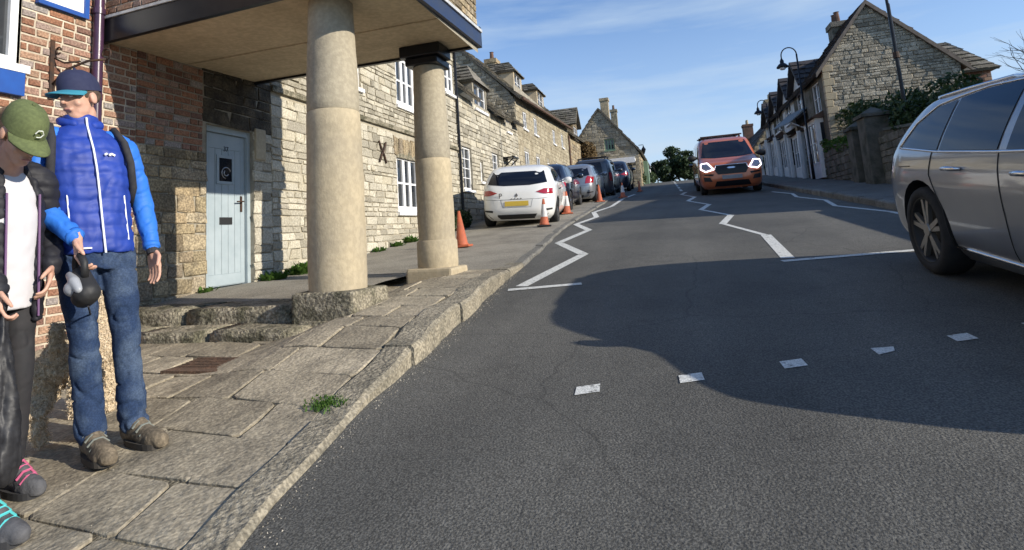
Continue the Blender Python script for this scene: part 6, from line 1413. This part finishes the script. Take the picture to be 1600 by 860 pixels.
for a in (0, 1.1, 2.2): g.tube([Tw((.018*math.cos(a+q), .104-.02*0, .075+.018*math.sin(a+q))) for q in (0, 1, 2, 3)], .0025, 4)
g.build('cap_emblem', capw, cp, world=False)
hairw = M('light_brown_hair', (.16, .1, .055), (.22, .14, .08), rough=.7, nscale=50)
blob('hair', hairw, wom, balls=[(Tw((0, -.035, .01)), (.083, .09, .078))], chains=[[(Tw((0, -.12, .03)), .03), (Tw((0, -.17, -.01)), .032), (Tw((.01, -.19, -.09)), .026), (Tw((.015, -.18, -.16)), .012)]], voxel=.006, smooth=2, disp=wr(55, .004))
# black plastic bag from her right hand
SHEAR(wom, -.03, .8)
MWw = wm(wom); bp = MWw @ (SHM(wom, -.03, .8) @ (Jw['wrR']+V((0, .03, -.10))))
bagm = M('black_bin_bag', (.012, .012, .014), (.03, .03, .033), rough=.5, nscale=14, spec=.35)
bag = thing('plastic_bag', 'crumpled black plastic bag hanging from the hand of the person in the olive cap', 'bag', bp-Zv*.6)
def crumple(p, n): return noise.noise(V((p.x*30, p.y*30, p.z*3)))*.016+noise.noise(V((p.x*75, p.y*75, p.z*9)))*.009+noise.noise(p*120)*.003
zb = gz(1.6)+.1-bp.z
blob('bag_body', bagm, bag, rings=[[(bp.x+.03, bp.y-.01, bp.z+zb+.02, .045, .04), (bp.x+.025, bp.y-.01, bp.z+zb+.08, .065, .055), (bp.x+.02, bp.y, bp.z+zb+.2, .062, .05), (bp.x+.01, bp.y, bp.z+zb*.45, .042, .035), (bp.x, bp.y, bp.z-.1, .035, .03), (bp.x, bp.y, bp.z+.01, .018, .016)]], voxel=.008, smooth=1, disp=crumple, world=True)
g = MB(); g.tube([bp+V((0, 0, -.02)), bp+V((.02, 0, .05)), bp+V((0, .01, .075)), bp+V((-.02, 0, .05)), bp+V((0, 0, -.02))], .008, 6); g.build('bag_handle', bagm, bag, smooth=True)
# ---------------- third person at the left edge
tx, ty = -2.62, 1.36
thi = thing('person', 'person in black at the left edge, only a grey shoe with teal laces in view', 'person', (tx, ty, gz(ty)+po(ty)+.004), math.radians(-95))
Jt = joints(.95, (.27, -.06, 1.1), (.26, .02, .85), (-.27, -.06, 1.1), (-.26, .02, .85), kL=(-.09, .2), aL=(-.09, .38), kR=(.1, .02), aR=(.1, -.04))
hmT = head_parts(1.54, 0, 0, .03, .97)
mk_body(thi, Jt, hmT, hand(Jt['wrR'], (0, .1, -1), (-.8, .3, 0), 1, .4)+hand(Jt['wrL'], (0, .1, -1), (.8, .3, 0), -1, .4), voxel=.007)
jt = blob('jacket', blk, thi, rings=[[(0, 0, .82, .165, .12), (0, 0, 1.0, .16, .12), (0, 0, 1.2, .17, .125), (0, 0, 1.32, .17, .11), (0, -.01, 1.39, .1, .08), (0, -.01, 1.43, .07, .07)]], chains=[[(Jt['sh'+s], .066), (Jt['el'+s], .055), (Jt['wr'+s], .043)] for s in 'RL'], voxel=.01, smooth=3, disp=wr(12, .009))
legs(Jt, .95, blk, thi, w=.92, nm='leggings', flare=.062, amp=.007, hem=.1)
teal = M('teal_lace', (.08, .5, .5), rough=.7)
for s in 'RL': shoe(thi, Jt['ank'+s], (-.05, 1), grs, dsole, teal, L_=.26, k=.98, nm='trainer', hi=.075)
blob('hair', hairb, thi, balls=[(hmT @ V((0, -.025, .03)), (.083, .095, .09))], voxel=.007, smooth=1, disp=wr(55, .004))
SHEAR(thi, -.05, .86)
# ---------------- curly dog behind the man's legs
fur = M('fawn_curly_fur', (.6, .49, .34), (.46, .36, .24), rough=.95, nscale=28, speck=(.25, 70), bump=.8, bscale=70, bdist=.02, spec=.15)
furs = M('fawn_strand', (.42, .33, .22), rough=.9, ramp=[(.46, .36, .24), (.66, .55, .4), (.58, .46, .32), (.7, .6, .45)], spec=.2)
dx, dy = -2.96, 2.18
dog = thing('dog', 'curly fawn dog standing behind the legs of the person in blue', 'dog', (dx, dy, gz(dy)+po(dy)+.004), math.radians(38))
def curls(p, n): return noise.noise(p*38)*.014+noise.noise(p*85)*.007+abs(noise.noise(p*20))*.008
lg = []
for sx in (-1, 1):
    lg.append([((sx*.06, -.2, .33), .075), ((sx*.08, -.17, .23), .05), ((sx*.09, -.245, .14), .03), ((sx*.09, -.235, .06), .026), ((sx*.09, -.215, .03), .03), ((sx*.09, -.19, .025), .028)])
    lg.append([((sx*.065, .2, .3), .06), ((sx*.068, .19, .18), .042), ((sx*.068, .195, .08), .034), ((sx*.068, .21, .03), .036), ((sx*.068, .235, .025), .03)])
dchains = lg+[[((0, -.22, .37), .095), ((0, -.05, .36), .1), ((0, .1, .355), .115), ((0, .2, .37), .105), ((0, .27, .44), .075), ((0, .31, .52), .065)], [((0, .33, .56), .07), ((0, .4, .54), .042), ((0, .44, .53), .034)],
      [((0, -.29, .4), .028), ((0, -.34, .46), .026), ((.01, -.36, .53), .028)]]
blob('body', fur, dog, dchains, balls=[((0, .33, .57), (.068, .075, .07))]+[((sx*.075, .31, .54), (.022, .04, .07)) for sx in (-1, 1)], voxel=.008, smooth=1, disp=curls)
blob('nose', dark_plastic, dog, balls=[((0, .478, .54), .016)], voxel=.004, smooth=1)
for sx in (-1, 1): blob('eye', dark_plastic, dog, balls=[((sx*.032, .395, .585), .011)], voxel=.003, smooth=0)
db = [o for o in dog.children if o.name.startswith('body')][0]; rr = random.Random(8); fm = MB()
for pf in db.data.polygons:
    for _ in range(2):
        if rr.random() < .6:
            p = pf.center+V((rr.gauss(0, .004), rr.gauss(0, .004), rr.gauss(0, .004))); n = pf.normal; t = n.orthogonal().normalized(); t = Matrix.Rotation(rr.random()*6.28, 3, n) @ t
            l = rr.uniform(.006, .013); a = p+(n*.6+t*.4).normalized()*l*.6-Zv*l*.1; b = p+(n*.5+t*.9).normalized()*l-Zv*l*.4; sd = n.cross(t).normalized()*.0026
            fm.add([p-sd, p+sd, a+sd*.8, b, a-sd*.8], [(0, 1, 2, 4), (4, 2, 3)])
fo = fm.build('curly_coat', furs, dog, world=False); fo['kind'] = 'stuff'
coll = MB(); coll.tube([(.085*math.cos(a), .285+.05*math.sin(a), .46+.045*math.sin(a)) for a in [2*math.pi*i/16 for i in range(17)]], .012, 6); coll.build('collar', strapm, dog, world=False)
g = MB(); e = wm(dog) @ V((0, .24, .5)); st = T2((0, .05, -.16)); g.tube([st, (st+e)/2-Zv*.05, e], .004, 5); g.build('cord', strapm, ld_)
bpy.context.view_layer.update()
